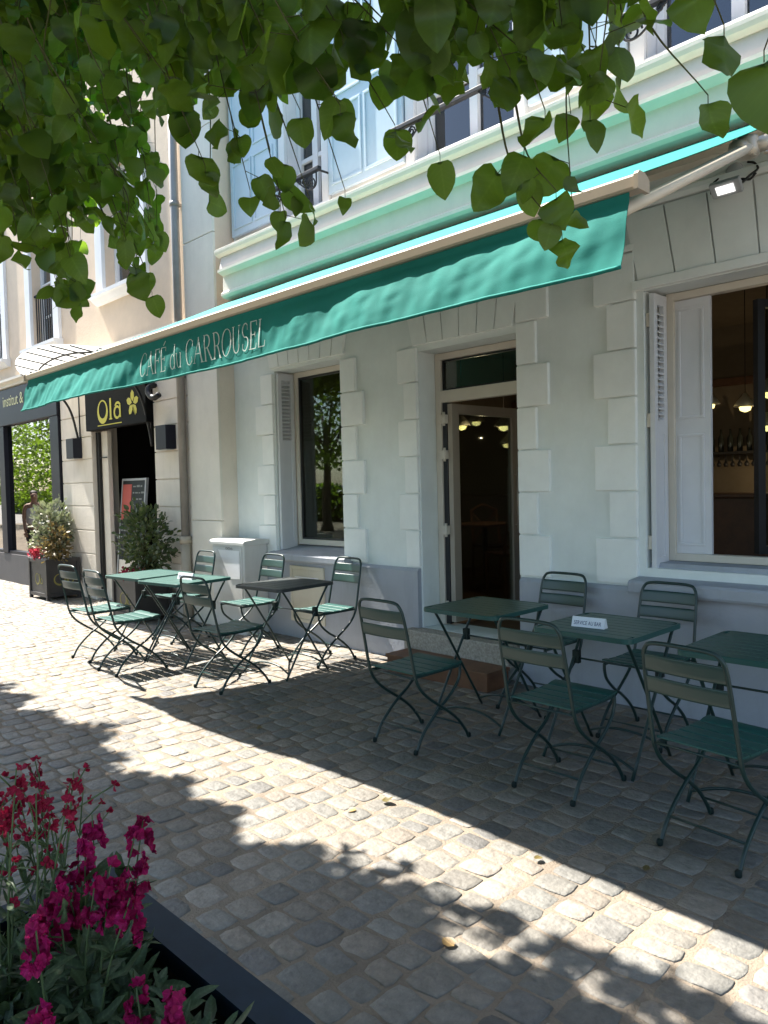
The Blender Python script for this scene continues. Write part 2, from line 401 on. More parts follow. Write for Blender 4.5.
# ---------------------------------------------------------------- walls with openings
def wall(mb, x0, x1, z0, z1, y, depth, holes, ends=True):
    xs = sorted({x0, x1, *[h[0] for h in holes], *[h[1] for h in holes]}); zs = sorted({z0, z1, *[h[2] for h in holes], *[h[3] for h in holes]})
    xs = [v for v in xs if x0 <= v <= x1]; zs = [v for v in zs if z0 <= v <= z1]
    for i in range(len(xs)-1):
        for j in range(len(zs)-1):
            cx, cz = (xs[i]+xs[i+1])/2, (zs[j]+zs[j+1])/2
            if any(h[0] < cx < h[1] and h[2] < cz < h[3] for h in holes): continue
            for yy in (y, y+depth):
                q = [(xs[i], yy, zs[j]), (xs[i+1], yy, zs[j]), (xs[i+1], yy, zs[j+1]), (xs[i], yy, zs[j+1])]
                mb.quad(*(q if yy == y else q[::-1]))
    for (a, b, c, d) in holes:
        mb.quad((a, y, c), (a, y+depth, c), (a, y+depth, d), (a, y, d)); mb.quad((b, y, d), (b, y+depth, d), (b, y+depth, c), (b, y, c))
        mb.quad((a, y, d), (a, y+depth, d), (b, y+depth, d), (b, y, d)); mb.quad((a, y, c), (b, y, c), (b, y+depth, c), (a, y+depth, c))
    if ends:
        mb.quad((x0, y, z0), (x0, y, z1), (x0, y+depth, z1), (x0, y+depth, z0)); mb.quad((x1, y, z0), (x1, y+depth, z0), (x1, y+depth, z1), (x1, y, z1))
    mb.quad((x0, y, z1), (x1, y, z1), (x1, y+depth, z1), (x0, y+depth, z1))
    return mb
def room(mb, x0, x1, y0, y1, z0, z1):
    """inward box, open towards the street"""
    mb.quad((x0,y0,z0),(x1,y0,z0),(x1,y1,z0),(x0,y1,z0)); mb.quad((x0,y0,z1),(x0,y1,z1),(x1,y1,z1),(x1,y0,z1))
    mb.quad((x0,y1,z0),(x1,y1,z0),(x1,y1,z1),(x0,y1,z1)); mb.quad((x0,y0,z0),(x0,y1,z0),(x0,y1,z1),(x0,y0,z1)); mb.quad((x1,y0,z0),(x1,y0,z1),(x1,y1,z1),(x1,y1,z0))
    return mb
def frame(mb, x0, x1, z0, z1, y0, y1, w, bev=.004):
    mb.box(x0, x0+w, y0, y1, z0, z1, bev); mb.box(x1-w, x1, y0, y1, z0, z1, bev)
    mb.box(x0+w-.001, x1-w+.001, y0+.001, y1-.001, z1-w, z1-.001, bev); mb.box(x0+w-.001, x1-w+.001, y0+.001, y1-.001, z0+.001, z0+w, bev); return mb
def panel_mould(mb, a0, a1, z0, z1, at, out, axis='y', w=.018):
    """raised moulding frame on a panel"""
    for (p, q, r, s_) in ((a0, a1, z0, z0+w), (a0, a1, z1-w, z1), (a0, a0+w, z0+w, z1-w), (a1-w, a1, z0+w, z1-w)):
        lo, hi = min(at, at+out), max(at, at+out)
        if axis == 'y': mb.box(p, q, lo, hi, r, s_, .003)
        else: mb.box(lo, hi, p, q, r, s_, .003)

# openings of the cafe
W1 = (-6.38, -5.34, .84, 2.70); DR = (-4.36, -3.36, .30, 2.62); BW = (-2.36, .10, .93, 2.73)
cafe = thing('cafe_building', (-2.5, FY, 0), 'pale grey green cafe building with raised corner blocks behind the green awning', 'building')
holes = [W1, DR, BW]
w = MB(); wall(w, NX, 4.2, 0, 3.62, FY, .32, holes); w.build('wall', M['paint'], cafe)
UP = [(-6.12, -5.56, 4.12, 6.3), (-4.36, -3.36, 4.12, 6.3), (-2.34, -1.30, 4.12, 6.3), (-.3, .7, 4.12, 6.3)]
w = MB(); wall(w, NX-.1, 4.2, 3.62, 7.6, FY+.05, .3, UP); w.build('upper_wall', M['white'], cafe)
# plinth, broken at the door
p = MB()
for a, b in ((NX, DR[0]-.02), (DR[1]+.02, 4.2)):
    p.prism([(FY+.01, 0), (FY-.045, 0), (FY-.045, .775), (FY-.025, .80), (FY+.01, .80)], a, b, 'x')
p.build('plinth', M['plinth'], cafe)
# quoin blocks
q = MB(); bh = .312; gp = .010
def blocks(xedge, side, z0, z1, L=.27, S=.165, first=0):
    z = z0; k = first
    while z < z1-.05:
        z2 = min(z+bh, z1); ln = (L if k % 2 == 0 else S)+random.uniform(-.004, .004); x2 = xedge+side*ln
        q.box(min(xedge, x2), max(xedge, x2), FY-.028, FY+.01, z+gp/2, z2-gp/2, .008); z = z2; k += 1
blocks(W1[0]-.01, -1, .81, 2.72, .30, .20); blocks(W1[1]+.01, 1, .81, 2.72, .30, .20)
blocks(DR[0]-.01, -1, .81, 2.66, .22, .15, 1); blocks(DR[1]+.01, 1, .81, 3.0, .27, .165)
blocks(BW[0]-.05, -1, .81, 3.05, .30, .20)
def flat_arch(x0, x1, z0, z1, n, lean=.22):
    for i in range(n):
        a, b = x0+(x1-x0)*i/n, x0+(x1-x0)*(i+1)/n; c = (x0+x1)/2; h = z1-z0
        f = lambda x: x+(x-c)/(x1-x0)*2*lean*h
        q.prism([(a+.006, z0), (b-.006, z0), (f(b)-.006, z1), (f(a)+.006, z1)], FY-.026, FY+.01, 'y')
flat_arch(W1[0]-.05, W1[1]+.05, 2.735, 3.05, 7); flat_arch(DR[0]-.05, DR[1]-.02, 2.675, 3.05, 6)
flat_arch(BW[0]-.03, BW[1]+.03, 2.80, 3.235, 10, .20)
q.build('quoin_blocks', M['quoin'], cafe)
b = MB(); b.prism([(FY+.01, 3.25), (FY-.035, 3.25), (FY-.05, 3.275), (FY-.05, 3.30), (FY-.02, 3.32), (FY+.01, 3.32)], BW[0]-.14, 4.2, 'x')
b.box(BW[0]-.06, 4.2, FY-.045, FY+.01, 2.735, 2.795, .006)
b.build('lintel_moulding', M['quoin'], cafe)
# cornice between the storeys
c = MB(); prof = [(FY+.04, 3.44), (4.56, 3.47), (4.43, 3.495), (4.405, 3.515), (4.405, 3.54), (4.43, 3.56), (4.435, 3.72), (4.40, 3.735), (4.37, 3.75), (4.37, 3.775), (4.40, 3.79), (FY+.04, 3.80)]
c.prism(prof, -6.86, 4.2, 'x'); c.build('cornice', M['cornice'], cafe)
c = MB(); c.prism([(FY+.03, 3.801), (4.42, 3.801), (4.425, 3.83), (4.45, 3.93), (FY+.03, 3.93)], -6.90, 4.2, 'x'); c.build('cornice_band', M['cornice_green'], cafe)
c = MB(); c.prism([(FY+.03, 3.931), (4.44, 3.931), (4.405, 3.95), (4.395, 3.975), (4.395, 4.0), (4.42, 4.015), (FY+.03, 4.06)], -6.95, 4.2, 'x'); c.build('cornice_lip', M['cornice'], cafe)
# interior shell
r = MB(); room(r, NX+.2, 4.0, FY+.32, 9.6, .30, 3.35); r.build('interior_room', M['room'], cafe)
r = MB(); r.quad((NX+.21, FY+.33, .304), (3.99, FY+.33, .304), (3.99, 9.59, .304), (NX+.21, 9.59, .304)); r.build('interior_floor', M['roomfloor'], cafe)
r = MB(); r.box(NX+.25, 3.95, 9.50, 9.58, .31, 1.05); r.box(NX+.25, 3.95, 9.53, 9.58, 1.06, 1.10); r.box(NX+.25, 3.95, 9.44, 9.585, 2.62, 2.70); r.build('interior_panelling', M['wooddark'], cafe)
for (a, b_, z0, z1) in UP:
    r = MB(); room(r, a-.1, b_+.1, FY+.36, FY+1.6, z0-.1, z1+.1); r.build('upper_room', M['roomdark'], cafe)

# window beside the awning lettering: folded louvred shutter, frame, panes
def louvre(mb, y0, y1, z0, z1, x, th=.03, zmid=None):
    """folded shutter leaf lying in a reveal (plane of constant x)"""
    mb.box(x, x+th, y0, y0+.045, z0, z1, .003); mb.box(x, x+th, y1-.045, y1, z0, z1, .003)
    mb.box(x+.001, x+th-.001, y0+.045, y1-.045, z1-.07, z1-.001); mb.box(x+.001, x+th-.001, y0+.045, y1-.045, z0+.001, z0+.09)
    zm = zmid or (z0+z1)/2; mb.box(x+.001, x+th-.001, y0+.045, y1-.045, zm-.04, zm+.04)
    mb.box(x+.006, x+th-.008, y0+.045, y1-.045, z0+.09, zm-.04)
    z = zm+.05
    while z < z1-.09:
        mb.prism([(x+.004, z), (x+th+.004, z-.018), (x+th+.004, z-.010), (x+.004, z+.012)], y0+.04, y1-.04, 'y') if False else \
        mb.add([(x+.002, y0+.045, z+.014), (x+th+.006, y0+.045, z-.012), (x+th+.006, y0+.045, z-.004), (x+.002, y0+.045, z+.022),
                (x+.002, y1-.045, z+.014), (x+th+.006, y1-.045, z-.012), (x+th+.006, y1-.045, z-.004), (x+.002, y1-.045, z+.022)],
               [(0,1,2,3),(7,6,5,4),(0,4,5,1),(1,5,6,2),(2,6,7,3),(3,7,4,0)])
        z += .038
win = MB(); frame(win, W1[0]+.05, W1[1]-.003, W1[2]+.075, W1[3]-.003, FY+.215, FY+.275, .055)
win = win.build('window', M['frame'], cafe)
m_ = MB(); m_.box(W1[0]+.10, W1[1]-.055, FY+.24, FY+.246, W1[2]+.12, W1[3]-.055); m_.build('pane', M['winpane'], win)
m_ = MB(); frame(m_, W1[0]+.104, W1[1]-.057, W1[2]+.128, W1[3]-.057, FY+.228, FY+.262, .022); m_.build('sash', M['darkmetal'], win)
m_ = MB(); louvre(m_, FY+.01, FY+.212, W1[2]+.03, W1[3]-.02, W1[0]+.012, .032, 1.95); m_.build('shutter', M['shutter'], win)
m_ = MB(); m_.prism([(FY-.105, .775), (FY-.115, .79), (FY-.115, .835), (FY-.10, .848), (FY+.30, .912), (FY+.30, .775)], W1[0]-.06, W1[1]+.10, 'x'); m_.build('window_sill', M['plinth'], win)
m_ = MB(); m_.box(-6.0, -5.93, FY+.9, FY+.93, .9, 2.6); m_.box(-5.95, -5.5, FY+.55, FY+.58, 1.02, 1.05); m_.build('inner_ledge', M['cream'], win)
# big window on the right
win = MB(); frame(win, BW[0]+.055, BW[1]-.003, BW[2]+.035, BW[3]-.003, FY+.20, FY+.27, .05)
win = win.build('window', M['frame'], cafe)
m_ = MB(); louvre(m_, FY+.015, FY+.195, BW[2]-.02, BW[3]-.02, BW[0]+.03, .034, 1.85); m_.build('shutter', M['shutter'], win)
m_ = MB(); m_.box(BW[0]+.085, -2.025, FY+.225, FY+.255, BW[2]+.085, BW[3]-.055, .003)
panel_mould(m_, BW[0]+.125, -2.065, 1.90, BW[3]-.11, FY+.225, -.008); panel_mould(m_, BW[0]+.125, -2.065, BW[2]+.14, 1.80, FY+.225, -.008)
m_.build('folding_panel', M['shutter'], win)
m_ = MB(); m_.prism([(FY-.15, .775), (FY-.16, .79), (FY-.16, .845), (FY-.145, .86), (FY+.02, .875), (FY+.06, .96), (FY+.30, .965), (FY+.30, .775)], BW[0]-.05, BW[1]+.3, 'x'); m_.build('window_sill', M['plinth'], win)
m_ = MB()
for zz in (1.05, 1.85, 2.5): m_.box(BW[0]+.004, BW[0]+.03, FY+.02, FY+.05, zz, zz+.09, .004)
m_.build('shutter_hinge', M['frame'], win)
# opened black casement inside the big window
cs = MB()
def leaf_frame(mb, o, d, w_, z0, z1, t, th):
    """frame of a leaf hinged at o, lying along direction d (xy)"""
    d = Vector((*d, 0)).normalized(); n = Vector((-d.y, d.x, 0))
    def bar(a, b_, za, zb, tt=th):
        pts = [Vector((*o, 0))+d*a-n*tt/2, Vector((*o, 0))+d*b_-n*tt/2, Vector((*o, 0))+d*b_+n*tt/2, Vector((*o, 0))+d*a+n*tt/2]
        mb.prism([(p_.x, p_.y) for p_ in pts], za, zb, 'z')
    bar(0, t, z0, z1); bar(w_-t, w_, z0, z1); bar(t, w_-t, z0+.001, z0+t, th*.98); bar(t, w_-t, z1-t, z1-.001, th*.98)
    return lambda m2, tt=.006: m2.prism([(p_.x, p_.y) for p_ in (Vector((*o,0))+d*t-n*tt/2, Vector((*o,0))+d*(w_-t)-n*tt/2, Vector((*o,0))+d*(w_-t)+n*tt/2, Vector((*o,0))+d*t+n*tt/2)], z0+t, z1-t, 'z')
gl = leaf_frame(cs, (-1.79, FY+.34), (.55, .84), .62, 1.02, 2.62, .05, .045); cs = cs.build('casement', M['darkmetal'], cafe)
m_ = MB(); gl(m_); m_.build('pane', M['pane'], cs)
# door: outer frame with fanlight, leaf folded inwards
df = MB(); x0, x1 = DR[0]+.003, DR[1]-.003
df.box(x0, x0+.062, FY+.20, FY+.27, .302, 2.617, .004); df.box(x1-.045, x1, FY+.20, FY+.27, .302, 2.617, .004)
df.box(x0+.06, x1-.043, FY+.201, FY+.269, 2.56, 2.616, .004); df.box(x0+.06, x1-.043, FY+.201, FY+.269, 2.20, 2.30, .004)
df = df.build('door_frame', M['frame'], cafe)
m_ = MB(); m_.box(x0+.062, x1-.045, FY+.235, FY+.241, 2.30, 2.56); m_.build('fanlight', M['pane'], df)
m_ = MB(); frame(m_, x0+.064, x1-.047, 2.302, 2.558, FY+.222, FY+.252, .014, .002); m_.build('glazing_bead', M['darkmetal'], df)
m_ = MB(); m_.box(x0+.064, x0+.112, FY+.215, FY+.26, .31, 2.198, .003); m_.build('seal', M['darkmetal'], df)
dl = MB(); gl = leaf_frame(dl, (DR[0]+.15, FY+.215), (.03, 1), .90, .33, 2.185, .085, .05); dl = dl.build('door', M['doorframe'], cafe)
m_ = MB(); gl(m_); m_.build('pane', M['pane'], dl)
m_ = MB(); m_.tube([(DR[0]+.225, FY+1.06, 1.05), (DR[0]+.225, FY+1.06, 1.65)], .011, 8); m_.tube([(DR[0]+.18, FY+1.06, 1.12), (DR[0]+.225, FY+1.06, 1.12)], .008, 6); m_.tube([(DR[0]+.18, FY+1.06, 1.58), (DR[0]+.225, FY+1.06, 1.58)], .008, 6)
m_.build('handle', M['alu'], dl)
m_ = MB()
for zz in (.42, 1.08, 1.72, 2.02): m_.box(DR[0]+.072, DR[0]+.135, FY+.165, FY+.212, zz, zz+.075, .006); m_.tube([(DR[0]+.12, FY+.17, zz-.02), (DR[0]+.12, FY+.17, zz+.095)], .012, 8)
m_.build('hinge', M['frame'], dl)
# door sill and granite threshold
m_ = MB(); m_.box(DR[0]-.10, DR[1]-.02, FY-.15, FY+.33, .12, .297, .012); m_.build('threshold', M['granite'], cafe)
st = MB(); st.box(DR[0]-.04, DR[1]+.0, 4.27, 4.545, .118, .146, .004); st.box(DR[0]-.03, DR[1]-.012, 4.285, 4.54, .002, .118)
tag(st.build('wooden_step', M['wood']), 'low brown wooden box step below the granite threshold of the cafe door', 'step')

# upper floor windows, shutters, guard rails
for i, (a, b_, z0, z1) in enumerate(UP):
    f = MB(); frame(f, a+.003, b_-.003, z0+.003, z1-.003, FY+.17, FY+.25, .055); f.box((a+b_)/2-.04, (a+b_)/2+.04, FY+.171, FY+.249, z0+.058, z1-.058, .004)
    f.box(a+.058, (a+b_)/2-.04, FY+.18, FY+.24, z0+.62, z0+.66); f.box((a+b_)/2+.04, b_-.058, FY+.18, FY+.24, z0+.62, z0+.66)
    frame(f, a-.10, b_+.10, z0-.02, z1+.10, FY+.01, FY+.049, .098, .006)
    f = f.build('window', M['white'], cafe)
    m_ = MB(); m_.box(a+.05, b_-.05, FY+.21, FY+.215, z0+.05, z1-.05); m_.build('pane', M['uppane'], f)
    m_ = MB(); y0 = FY-.14
    m_.box(a-.13, b_+.13, y0, y0+.045, z0+.30, z0+.335, .005)
    for sx in (a-.10, b_+.10):
        m_.tube([(sx, y0+.02, z0+.31), (sx, FY+.04, z0+.31)], .010, 6)
        for s2, (cx0, cz0, rr) in enumerate(((.09, .20, .062), (.19, .245, .04), (.27, .27, .025))):
            dirx = 1 if sx < (a+b_)/2 else -1
            m_.tube([(sx+dirx*(cx0+rr*(1-k/34)*math.cos(k*.37)), y0+.022, z0+cz0+rr*(1-k/34)*math.sin(k*.37)) for k in range(27)], .0075, 5)
        m_.tube(crom([(sx+dirx*.02, y0+.022, z0+.30), (sx+dirx*.03, y0+.022, z0+.18), (sx+dirx*.12, y0+.022, z0+.16), (sx+dirx*.22, y0+.022, z0+.22), (sx+dirx*.32, y0+.022, z0+.30)], 6), .008, 5)
    m_.build('guard_rail', M['iron'], f)
    for (s0, s1) in {0: ((-7.06, -6.24),), 1: ((-5.44, -4.48),), 2: ((-3.22, -2.46),), 3: ((-1.18, -.42), )}[i]:
        m_ = MB(); m_.box(s0, s1, FY-.005, FY+.03, z0+.10, z1, .004)
        mid = (s0+s1)/2
        for (u0, u1) in ((s0+.05, mid-.02), (mid+.02, s1-.05)):
            panel_mould(m_, u0, u1, z0+.17, z0+.85, FY-.005, -.012, 'y', .022); panel_mould(m_, u0, u1, z0+.95, z1-.1, FY-.005, -.012, 'y', .022)
        m_.build('shutter', M['blueshut'], f)

# ---------------------------------------------------------------- neighbouring building
nb = thing('neighbour_building', (-10, NY, 0), 'tan building with stone ground floor and white window surrounds left of the cafe', 'building')
ND = (-10.36, -8.57, 0, 2.90); NS = (-16.2, -11.42, 0, 3.28)
NW = [(-9.78, -8.78, 4.12, 5.75), (-12.38, -11.48, 3.76, 5.85), (-14.9, -13.7, 3.76, 5.85)]
w = MB(); wall(w, -24, NX, 3.30, 7.6, NY+.012, .35, NW); w.build('upper_wall', M['tan'], nb)
w = MB(); wall(w, -24, NX, 0, 3.30, NY+.012, .35, [ND, NS]); w.build('wall', M['stone'], nb)
s = MB(); zc = [0, .30, .64, .97, 1.31, 1.64, 1.97, 2.28, 2.58, 2.90, 3.22]
for i in range(len(zc)-1):
    for a, b_ in ((NS[1]+.01, ND[0]), (ND[1], -7.74)): 
        if zc[i] < 2.9 or True: s.box(a+.002, b_-.002, NY-.008, NY+.03, zc[i]+.006, zc[i+1]-.006, .006)
s.box(ND[0]+.01, ND[1]-.01, NY-.008, NY+.03, 2.91, 3.215, .006)
s.build('stone_courses', M['stone'], nb)
s = MB(); s.box(-7.73, NX-.001, NY-.018, NY+.2, 0, 1.16, .006); s.box(-7.73, NX-.001, NY-.018, NY+.2, 1.168, 3.25, .006); s.box(-7.73, NX-.001, NY-.018, NY+.2, 3.258, 4.26, .006); s.box(-7.73, NX-.001, NY-.018, NY+.2, 4.268, 5.4, .006); s.box(-7.73, NX-.001, NY-.018, NY+.2, 5.408, 7.5, .006)
s.build('corner_pilaster', M['pilaster'], nb)
s = MB(); s.prism([(NY+.02, 3.27), (NY-.05, 3.29), (NY-.05, 3.33), (NY-.12, 3.36), (NY-.12, 3.40), (NY+.02, 3.43)], -24, -7.75, 'x'); s.build('band_moulding', M['pilaster'], nb)
for i, (a, b_, z0, z1) in enumerate(NW):
    f = MB(); frame(f, a+.003, b_-.003, z0+.003, z1-.003, NY+.14, NY+.21, .06); f.box((a+b_)/2-.04, (a+b_)/2+.04, NY+.141, NY+.209, z0+.06, z1-.06)
    for zz in (.5, 1.0, 1.5): f.box(a+.06, b_-.06, NY+.155, NY+.195, z0+zz-.012, z0+zz+.012)
    f = f.build('window', M['white'], nb)
    m_ = MB(); m_.box(a+.05, b_-.05, NY+.18, NY+.185, z0+.05, z1-.05); m_.build('pane', M['uppane'], f)
    m_ = MB()
    m_.box(a-.20, a, NY-.035, NY+.02, z0, z1+.14, .006); m_.box(b_, b_+.20, NY-.035, NY+.02, z0, z1+.14, .006); m_.box(a+.001, b_-.001, NY-.034, NY+.02, z1, z1+.138, .006)
    m_.build('window_surround', M['white'], f)
    m_ = MB(); m_.prism([(NY+.02, z0-.13), (NY-.04, z0-.12), (NY-.10, z0-.06), (NY-.13, z0-.05), (NY-.13, z0-.002), (NY+.02, z0+.002)], a-.24, b_+.24, 'x'); m_.build('window_sill', M['white'], f)
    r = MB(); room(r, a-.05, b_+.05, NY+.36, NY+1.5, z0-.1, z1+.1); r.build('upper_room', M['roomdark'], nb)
    if i > 0:
        m_ = MB(); m_.box(a+.01, b_-.01, NY+.03, NY+.06, z0+.80, z0+.83); m_.box(a+.01, b_-.01, NY+.035, NY+.055, z0+.06, z0+.08)
        k = a+.06
        while k < b_-.03: m_.box(k, k+.014, NY+.038, NY+.052, z0+.08, z0+.80); k += .085
        m_.build('guard_rail', M['iron'], f)
# dark shop front
sf = MB(); sf.box(-16.1, -11.44, NY-.05, NY+.08, 2.66, 3.255, .008); sf.box(-11.76, -11.44, NY-.04, NY+.10, .50, 2.655, .006); sf.box(-14.06, -13.80, NY-.04, NY+.10, .50, 2.655, .006); sf.box(-16.1, -15.9, NY-.04, NY+.10, .50, 2.655, .006)
sf.box(-16.1, -11.44, NY-.02, NY+.09, .49, .545, .004)
sf = sf.build('shop_front', M['navy'], nb)
m_ = MB(); m_.box(-13.8, -11.76, NY+.03, NY+.036, .545, 2.655); m_.build('shop_pane', M['shoppane'], sf)
m_ = MB(); m_.box(-15.9, -14.06, NY+.03, NY+.036, .545, 2.655); m_.build('shop_pane', M['shoppane'], sf)
m_ = MB(); m_.box(-16.12, -11.43, NY-.03, NY+.10, 0, .488, .006); m_.build('shop_plinth', M['greyplinth'], sf)
m_ = MB(); text_mb('institut &', .25, lambda u, v: (-13.72+u*1.02, NY-.056, 2.97+v*1.05), m_); m_.build('lettering', M['signgreen'], sf)
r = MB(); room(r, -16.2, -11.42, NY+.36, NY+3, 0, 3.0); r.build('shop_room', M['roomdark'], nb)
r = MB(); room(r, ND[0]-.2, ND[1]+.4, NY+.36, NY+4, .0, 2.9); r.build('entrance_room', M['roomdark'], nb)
s = MB(); s.box(ND[0]+.09, ND[0]+.28, NY+.09, NY+.15, 0, 2.34, .006); s.build('inner_jamb', M['stone'], nb)
# entrance gate bars
gt = MB()
for xx in (ND[0]+.005, ND[0]+.055): gt.box(xx, xx+.035, NY+.05, NY+.085, .02, 2.33)
for zz in (.12, .95, 2.1): gt.box(ND[0]+.006, ND[0]+.089, NY+.056, NY+.079, zz, zz+.04)
gt.box(ND[0]+.09, ND[0]+.30, NY+.06, NY+.075, 1.97, 1.985)
tag(gt.build('door_gate', M['iron']), 'narrow black folded gate at the left jamb of the dark doorway', 'gate')

# sign over the entrance
sg = thing('shop_sign', (-9.46, NY-.05, 2.36), 'black square shop sign reading Ola with a yellow flower above the dark doorway', 'sign')
m_ = MB(); m_.box(ND[0]+.02, ND[1]-.02, NY-.09, NY+.02, 2.34, 3.0, .01); m_.build('panel', M['signblack'], sg)
m_ = MB()
def ring(mb, cx, cz, rx, rz, w0, w1, y, a0=0, a1=360, n=28, th0=-90):
    """flat curved stroke, its width swelling towards angle th0"""
    P = []
    for k in range(n+1):
        a = math.radians(a0+(a1-a0)*k/n); wv = w0+(w1-w0)*(.5+.5*math.cos(a-math.radians(th0)))
        P.append(((cx+(rx-wv/2)*math.cos(a), y, cz+(rz-wv/2)*math.sin(a)), (cx+(rx+wv/2)*math.cos(a), y, cz+(rz+wv/2)*math.sin(a))))
    for k in range(n): mb.quad(P[k][0], P[k][1], P[k+1][1], P[k+1][0])
ys = NY-.0935
ring(m_, -9.83, 2.665, .13, .135, .018, .07, ys)
m_.box(-9.62, -9.575, ys-.002, ys, 2.545, 2.81); m_.box(-9.64, -9.555, ys-.0025, ys, 2.535, 2.55)
ring(m_, -9.42, 2.615, .075, .072, .02, .04, ys, th0=180); m_.box(-9.355, -9.318, ys-.003, ys, 2.545, 2.70); ring(m_, -9.40, 2.685, .07, .05, .03, .03, ys, 20, 165, 12)
m_.box(-9.98, -9.30, ys-.002, ys, 2.47, 2.482)
m_.v = [((p_[0]+9.63)*1.04-9.58, p_[1], (p_[2]-2.665)*1.0+2.575) for p_ in m_.v]; m_.build('lettering', M['yellow'], sg)
m_ = MB()
for k in range(5):
    a = math.radians(90+72*k); ux, uz = math.cos(a), math.sin(a); nx, nz = -uz, ux; c0 = (-8.93, 2.60)
    pr = [(.02, 0), (.07, .045), (.13, .04), (.165, 0), (.13, -.04), (.07, -.045)]
    m_.add([(c0[0]+ux*p_+nx*q_, ys, c0[1]+uz*p_+nz*q_) for p_, q_ in pr], [(0, 1, 2, 3, 4, 5)])
m_.add([(-8.95, ys, 2.58), (-8.87, ys, 2.45), (-8.855, ys, 2.46), (-8.925, ys, 2.58)], [(0, 1, 2, 3)])
m_.build('flower_emblem', M['yellow'], sg)

# glass canopy over the entrance
cp = thing('glass_canopy', (-9.9, NY, 3.2), 'white glass canopy with dark ribs above the black Ola sign', 'canopy')
def canopy(u, v):
    x = -11.2+2.55*u; k = 1-(2*u-1)**2
    y0 = NY-.02; y1 = 4.02-.42*math.sqrt(max(0, k))
    y1 = 3.58+.30*(abs(2*u-1)**3)
    z = 3.06+.13*k
    return (x, y0+(y1-y0)*v, z+.13*v)
m_ = MB(); m_.grid(canopy, 28, 8); m_.build('glass', M['opal'], cp)
m_ = MB()
for k in range(0, 29, 4):
    pts = [Vector(canopy(k/28, j/8))+Vector((0, 0, -.012)) for j in range(9)]; m_.tube(pts, .009, 6)
for vv in (.0, .62): m_.tube([Vector(canopy(k/28, vv))+Vector((0, 0, -.015)) for k in range(29)], .012, 6)
m_.build('rib', M['iron'], cp)
for xx in (-10.72, -8.62):
    m_ = MB(); m_.tube(crom([(xx, NY-.01, 2.05), (xx, NY-.05, 2.3), (xx, NY-.16, 2.7), (xx, NY-.42, 3.0), (xx, NY-.66, 3.15)], 6), .016, 6); m_.tube([(xx, NY-.012, 2.05), (xx, NY-.012, 3.1)], .012, 6); m_.build('bracket', M['iron'], cp)
# wall lamps either side of the entrance
for xx, lb in ((-10.82, 'dark box wall lamp on the stone left of the Ola doorway'), (-8.18, 'dark box wall lamp between the Ola doorway and the downpipe')):
    lp = thing('wall_lamp', (xx, NY-.06, 2.1), lb, 'wall lamp', 'wall lamps beside the doorway')
    m_ = MB(); m_.prism([(xx-.12, NY-.13), (xx+.12, NY-.13), (xx+.14, NY-.01), (xx-.14, NY-.01)], 1.99, 2.27, 'z'); m_.build('lamp_housing', M['navy'], lp)
    m_ = MB(); m_.box(xx-.10, xx+.10, NY-.11, NY-.02, 1.982, 1.992); m_.build('lamp_lens', M['greylamp'], lp)
# small pipe stub under the awning
m_ = MB(); m_.tube(crom([(-8.48, NY-.02, 2.78), (-8.46, NY-.11, 2.74), (-8.42, NY-.14, 2.66), (-8.30, NY-.14, 2.60), (-8.20, NY-.12, 2.63)], 6), .035, 8)
tag(m_.build('pipe_elbow', M['iron']), 'short bent black pipe on the stone wall right of the Ola sign', 'pipe')
# downpipe
dp = thing('downpipe', (-7.80, NY-.05, 0), 'grey zinc downpipe running up the corner beside the beige pilaster', 'downpipe')
m_ = MB(); m_.tube([(-7.80, NY-.065, .93), (-7.80, NY-.065, 7.4)], .047, 12); m_.build('pipe', M['pipe'], dp)
m_ = MB(); m_.tube([(-7.80, NY-.065, 0), (-7.80, NY-.065, .95)], .058, 12); m_.tube([(-7.80, NY-.065, .90), (-7.80, NY-.065, .98)], .07, 12); m_.build('cast_foot', M['castpipe'], dp)
m_ = MB()
for zz in (2.78, 4.7, 6.2): m_.tube([(-7.80, NY-.065, zz), (-7.80, NY-.065, zz+.05)], .056, 12); m_.box(-7.82, -7.78, NY-.06, NY+.01, zz+.01, zz+.04)
m_.build('collar', M['pipe'], dp)

